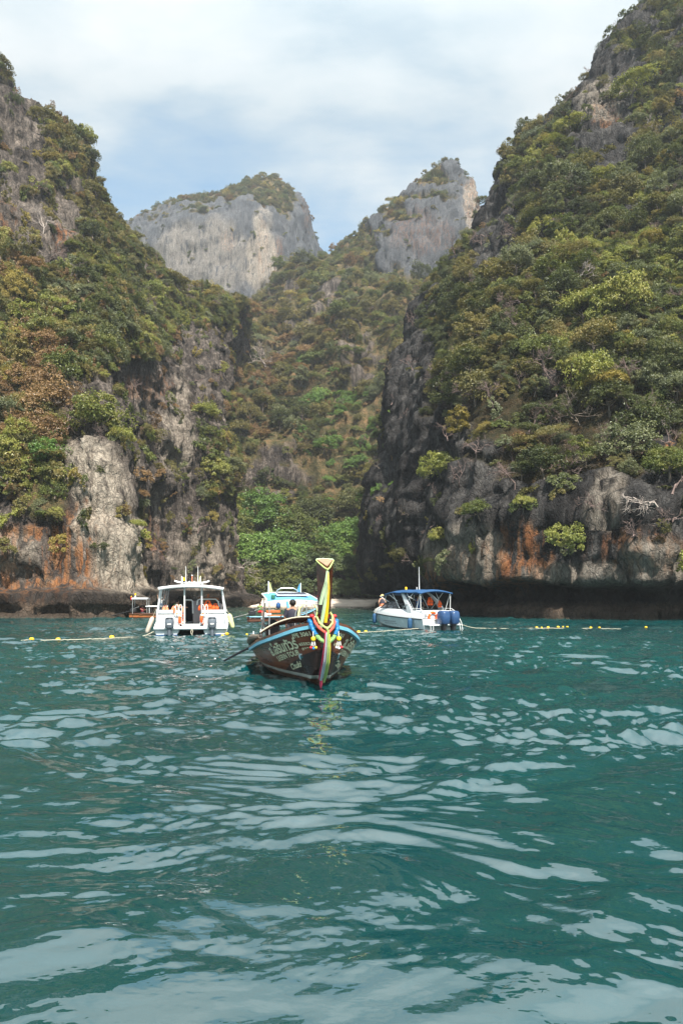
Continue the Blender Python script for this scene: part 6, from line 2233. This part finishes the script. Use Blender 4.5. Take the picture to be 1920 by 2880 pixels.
    for row, (z, y0, y1, h) in enumerate(((.50, 5.2, 3.3, .07), (.36, 5.0, 3.2, .045))):
        y = y0
        while y > y1:
            wd = g_.uniform(.03, .08)
            for t_ in (0, .5):
                yy = y - wd * t_
                f_ = .45 + (z - .14) * .4
                xx = -(spline(ch, yy) + (spline(Wt, yy) - spline(ch, yy)) * ((z - spline(zc, yy)) / (spline(Zr, yy) - spline(zc, yy)))) - .012
                b.box((xx, yy, z + g_.uniform(-.01, .01)), (.01, wd * .35, h * g_.uniform(.5, 1.0)))
            y -= wd + g_.uniform(.02, .06)
    b.build("worn_lettering", C_GREY, root)
    outboard(root, -.14, -.62, .42, C_NAVYP, C_BLACK, .86, .70, False)
    outboard(root, .62, -.62, .42, C_NAVYP, C_BLACK, .86, .70, False)
    return root


C_NAVY2 = paint("blue_canvas", (0.024, 0.080, 0.19), 0.7, 0.15, 2, 0.2)
speedboat()
C_FEND = paint("blue_fender", (0.02, 0.075, 0.16), 0.6, 0.2, 5, 0.3)
fender(on_spd(-1.08, 6.5, .98), on_spd(-.85, 6.5, 1.4), C_FEND, "blue fender hanging at the bow of the speedboat", .16, .72, (0, 0, -1), "fenders on the boats")
fender(on_spd(-1.56, 1.15, .78), on_spd(-1.3, 1.15, 1.25), C_FEND, "blue fender hanging near the stern of the speedboat", .16, .72, (0, 0, -1), "fenders on the boats")
lifebuoy(on_spd(-.42, .18, .86), 0, SPD_RZ, C_ORANGE, "orange lifebuoy behind the left navy outboard of the speedboat", .30)
life_jacket(on_spd(.12, 1.25, 1.62), SPD_RZ, C_ORANGE, "orange life jacket hung under the middle of the blue canopy", .85, "life jackets hung on the speedboat")
life_jacket(on_spd(.85, 1.15, 1.48), SPD_RZ + .3, C_ORANGE, "smaller orange life jacket hung at the right of the speedboat cockpit", .72, "life jackets hung on the speedboat")
J = standing(1.66, ((-.30, -.16, 1.30), (-.30, -.32, 1.52)), ((.30, -.12, 1.18), (.26, -.30, 1.05)), 0.0, (-.5, -.8, 0))
person("driver in a navy shirt standing under the blue canopy of the speedboat", on_spd(-.30, 2.05, .65), SPD_RZ + .2, J, C_SKIN, [('shirt', C_NAVY), ('trousers', C_NAVY)], C_HAIR)
J = seated(((-.26, .02, .34), (-.22, -.26, .22)), ((.26, .02, .34), (.22, -.26, .22)), (-.4, .9, 0))
person("bare shouldered person in a straw hat and black vest on the speedboat bow", on_spd(0.02, 7.25, 1.42), SPD_RZ + 2.6, J, C_SKIN2, [('vest', C_VEST), ('shorts', C_SALMON)], C_HAIR, C_STRAW)

# a dark-haired passenger standing in the hero boat, back to the camera
J = standing(1.66, ((-.26, .02, 1.14), (-.24, -.08, .90)), ((.26, .02, 1.14), (.24, -.08, .90)), 0.05, (.2, -.95, 0))
person("person with black hair and dark shirt standing in the longtail by the blue pole", on_hero(-.08, 5.9, .38), HERO_RZ + 2.8, J, C_SKIN, [('shirt', C_VEST), ('trousers', C_DKGREY)], C_HAIR)


# ------------------------------------------------------------------ small longtails behind
def small_longtail(loc, rz, L, hullmat, trim, label, roof=None):
    root = empty("longtail_boat", loc, rz)
    tag(root, label, "boat", "boats in the bay")
    secs = []
    for y in np.linspace(0, L, 16):
        f = y / L
        w = .80 * math.sin(math.pi * min(.5, .18 + f * .8)) * (1 if f < .55 else max(.03, 1 - ((f - .55) / .45) ** 2))
        g = .48 + .9 * max(0, f - .5) ** 2 * 4 * .9
        k = -.25 + (0 if f < .8 else (f - .8) / .2 * .9)
        T = (0, .15, .4, .7, 1)
        ring = [Vector((-w * t ** .45, y, k + (g - k) * t)) for t in reversed(T)] + [Vector((w * t ** .45, y, k + (g - k) * t)) for t in T[1:]]
        ring += [Vector((w * .9, y, g)), Vector((w * .82, y, max(.1, k + .12))), Vector((-w * .82, y, max(.1, k + .12))), Vector((-w * .9, y, g))]
        secs.append(ring)
    MB().loft(secs).build("hull", hullmat, root, 40)
    for sd in (-1, 1):
        MB().tube([tuple((s[0] if sd < 0 else s[8]) + Vector((sd * .02, 0, 0))) for s in secs], .04, 6).build("rub_rail", trim, root)
    tip = secs[-1][0]
    MB().tube([(0, L - .1, tip.z - .3), (0, L + .35, tip.z + .5), (0, L + .6, tip.z + 1.2)], [.09, .10, .12], 6).build("prow", hullmat, root)
    for y in (1.2, 2.6, 4.0):
        MB().box((0, y, .34), (1.3, .25, .04), bev=.01).build("thwart", C_WOOD, root)
    e = MB(); e.box((0, .35, .80), (.4, .6, .4), bev=.06); e.box((0, .4, 1.1), (.26, .4, .24), bev=.05)
    eo = e.build("engine", C_BLACK, root)
    MB().tube([(0, .1, .75), (0, -1.1, .45), (0, -2.6, .02)], .035, 6).build("shaft", C_BLACK, root)
    MB().tube([(.2, .5, 1.0), (.3, 1.0, 1.2)], .02, 6).build("tiller", C_CHROME, eo)
    return root


LA = (-22.0, 74.0, 0.0)
LAz = -1.45
lt = small_longtail(LA, LAz, 7.5, C_WOOD, C_BROWN, "small orange wooden longtail with grey roof under the left cliff")
LAM = Matrix.Translation(LA) @ Matrix.Rotation(LAz, 4, 'Z')
on_la = lambda x, y, z: tuple(LAM @ Vector((x, y, z)))
C_PALEROOF = paint("grey_white_roof", (0.46, 0.48, 0.50), 0.5, 0.1)
MB().sheet([[Vector((x, y, 1.96 + .14 * (1 - (x / .8) ** 2))) for x in np.linspace(-.8, .8, 7)] for y in np.linspace(.3, 1.9, 5)], .05).build("roof", C_PALEROOF, lt, 60)
MB().tube([(-.83, .25, 1.98), (-.83, 1.95, 1.98)], .03, 6).build("roof_edge", C_NAVY, lt)
for x in (-.7, .7):
    for y in (.4, 1.85):
        MB().tube([(x, y, .45), (x, y, 1.98)], .03, 6).build("roof_post", C_CHROME, lt)
MB().sheet([[Vector((x, y, 1.20 + .06 * (1 - (x / .8) ** 2))) for x in np.linspace(-.8, .8, 7)] for y in np.linspace(1.7, 4.2, 5)], .05).build("awning", C_CLOUDY, lt, 60)
for y in (2.1, 4.0):
    for x in (-.72, .72):
        MB().tube([(x, y, .45), (x, y, 1.18)], .025, 6).build("awning_post", C_STEEL, lt)
MB().tube([(-.1, .55, 2.08), (-.1, .55, 2.28), (-.1, .55, 2.36)], [.09, .06, .04], 8).build("beacon_base", C_STEEL, lt)
MB().tube([(-.1, .55, 2.36), (-.1, .55, 2.58)], .085, 8).build("beacon", C_YELLOW, lt)
MB().ball((-.4, .1, 2.0), (.10, .10, .18)).build("lamp", C_RED, lt)
MB().ball((-.4, .1, 2.22), (.07, .07, .08)).build("lamp_cap", C_YELLOW, lt)
for k in range(2):
    MB().tube([(-.95, .3 + .25 * k, .42), (-1.05, -.1 + .2 * k, .02), (-1.0, .5 + .3 * k, .0), (-.9, .9 + .2 * k, .30)], .05, 6).build("hull_rope", C_CLOUDY, lt)
J = seated()
person("person in dark red at the engine of the small orange longtail", on_la(-.1, 1.25, .40), LAz + 2.2, J, C_SKIN, [('shirt', paint("dark_red_shirt", (.20, .012, .03), .8)), ('shorts', C_DKGREY)], C_HAIR)
J = seated(((-.30, -.1, .70), (-.34, -.2, 1.0)), ((.30, -.1, .70), (.34, -.2, 1.0)))
person("person in a white cap with raised arms on the small orange longtail", on_la(-.1, 3.2, 1.26), LAz + 1.6, J, C_SKIN2, [('shirt', C_CLOUDY), ('shorts', C_NAVY)], C_CLOUDY)

LB = (-8.0, 61.0, 0.0)
LBz = -1.22
lb = small_longtail(LB, LBz, 6.4, C_BROWN, C_TRIM, "small brown longtail with blue rail behind the dark longtail boat")
LBM = Matrix.Translation(LB) @ Matrix.Rotation(LBz, 4, 'Z')
on_lb = lambda x, y, z: tuple(LBM @ Vector((x, y, z)))
MB().box((0, 2.4, .55), (1.1, 1.3, .16), bev=.05).build("seat_board", C_WOOD, lb)
MB().box((-.3, 2.3, .92), (.08, 1.3, .24), bev=.02).build("back_rest", C_WOOD, lb)
MB().box((-.45, 1.7, .60), (.3, .9, .45), bev=.05).build("cool_box", C_CLOUDY, lb)
MB().tube([(-.82, 1.0, .45), (-.9, .9, .1), (-.88, 1.25, .0), (-.82, 1.3, .45)], .05, 8).build("hull_tyre", C_ROPE, lb)
J = seated()
person("person in a green shirt and red shorts sitting on the small brown longtail", on_lb(-.25, 1.05, .80), LBz + 2.2, J, C_SKIN, [('shirt', C_GREEN), ('shorts', C_RED)], C_HAIR)
bg = empty("backpack", on_lb(-.3, 2.75, 1.18), LBz)
MB().box((0, 0, .25), (.30, .42, .52), bev=.12).build("bag", C_NAVY, bg, 50)
MB().box((-.16, 0, .18), (.06, .30, .26), bev=.05).build("pocket", C_BLACK, bg, 50)
MB().tube([(0, -.08, .5), (0, 0, .58), (0, .08, .5)], .02, 6).build("handle", C_BLACK, bg)
tag(bg, "navy backpack standing on the small brown longtail", "bag")

# ------------------------------------------------------------------ the float line across the bay
def rope_line(pts, label, r=.022):
    pp = crom(np.array(pts, float), 60)
    rg = np.random.default_rng(4)
    pp[:, 2] += rg.normal(size=60) * .008
    o = MB().tube([tuple(p) for p in pp], r, 6).build("float_line", C_ROPE)
    tag(o, label, "rope")


def sea_pt(px, py, z=0.06):
    Y = (CAM_H - z) * FPX / (py - HY)
    return ((px - CX) * Y / FPX, Y, z)


rope_line([sea_pt(60, 1801), sea_pt(164, 1800), sea_pt(260, 1797), sea_pt(330, 1794), sea_pt(400, 1789), on_cat(-2.0, .0, .25)], "pale rope floating from the left toward the catamaran")
rope_line([sea_pt(985, 1780), sea_pt(1030, 1778), sea_pt(1090, 1774), on_spd(-1.4, .4, .12)], "pale rope floating between the dark longtail and the speedboat")
rope_line([on_spd(1.5, -.2, .35), sea_pt(1350, 1767), sea_pt(1500, 1767), sea_pt(1600, 1767), sea_pt(1745, 1769)], "pale rope floating from the speedboat along the right cliff")


def buoy(px, py, label, r=.12):
    p = sea_pt(px, py); r = r * .54
    root = empty("buoy", p, px * .1)
    MB().tube([(-r * 1.5, 0, .02), (-r * 1.3, 0, .02), (-r * .8, 0, .02), (r * .8, 0, .02), (r * 1.3, 0, .02), (r * 1.5, 0, .02)], [r * .35, r * .75, r, r, r * .75, r * .35], 10).build("float", C_YELLOW, root)
    MB().tube([(-.03, 0, .02), (.03, 0, .02)], r * 1.04, 10).build("collar", C_GOLD, root)
    tag(root, label, "buoy", "yellow buoys on the float lines")


for px, py, lab, r in [(90, 1799, "yellow buoy farthest out on the left rope", .16), (164, 1799, "yellow buoy second from the left end of the left rope", .14), (315, 1793, "yellow buoy on the left rope nearest the catamaran", .16),
                       (1008, 1778, "yellow buoy left one of the pair beside the longtail bow", .14), (1028, 1777, "yellow buoy right one of the pair beside the longtail bow", .14),
                       (1508, 1766, "first yellow buoy of the right rope cluster, nearest the speedboat", .13), (1522, 1766, "second yellow buoy of the right rope cluster", .12), (1540, 1765, "third yellow buoy of the right rope cluster", .12),
                       (1568, 1764, "yellow buoy just past the gap of the right rope cluster", .12), (1582, 1764, "yellow buoy next to last of the right rope cluster", .11), (1594, 1764, "yellow buoy last of the right rope cluster", .11),
                       (1660, 1766, "yellow buoy left one of the far pair on the right rope", .12), (1684, 1766, "yellow buoy right one of the far pair on the right rope", .12), (1815, 1765, "lone yellow buoy farthest right beyond the rope", .12),
                       (638, 1784, "yellow buoy bobbing at the right stern of the catamaran", .15), (626, 1788, "low yellow buoy touching the catamaran stern", .10), (694, 1785, "yellow buoy between the catamaran and the dark longtail", .08)]:
    buoy(px, py, lab, r)
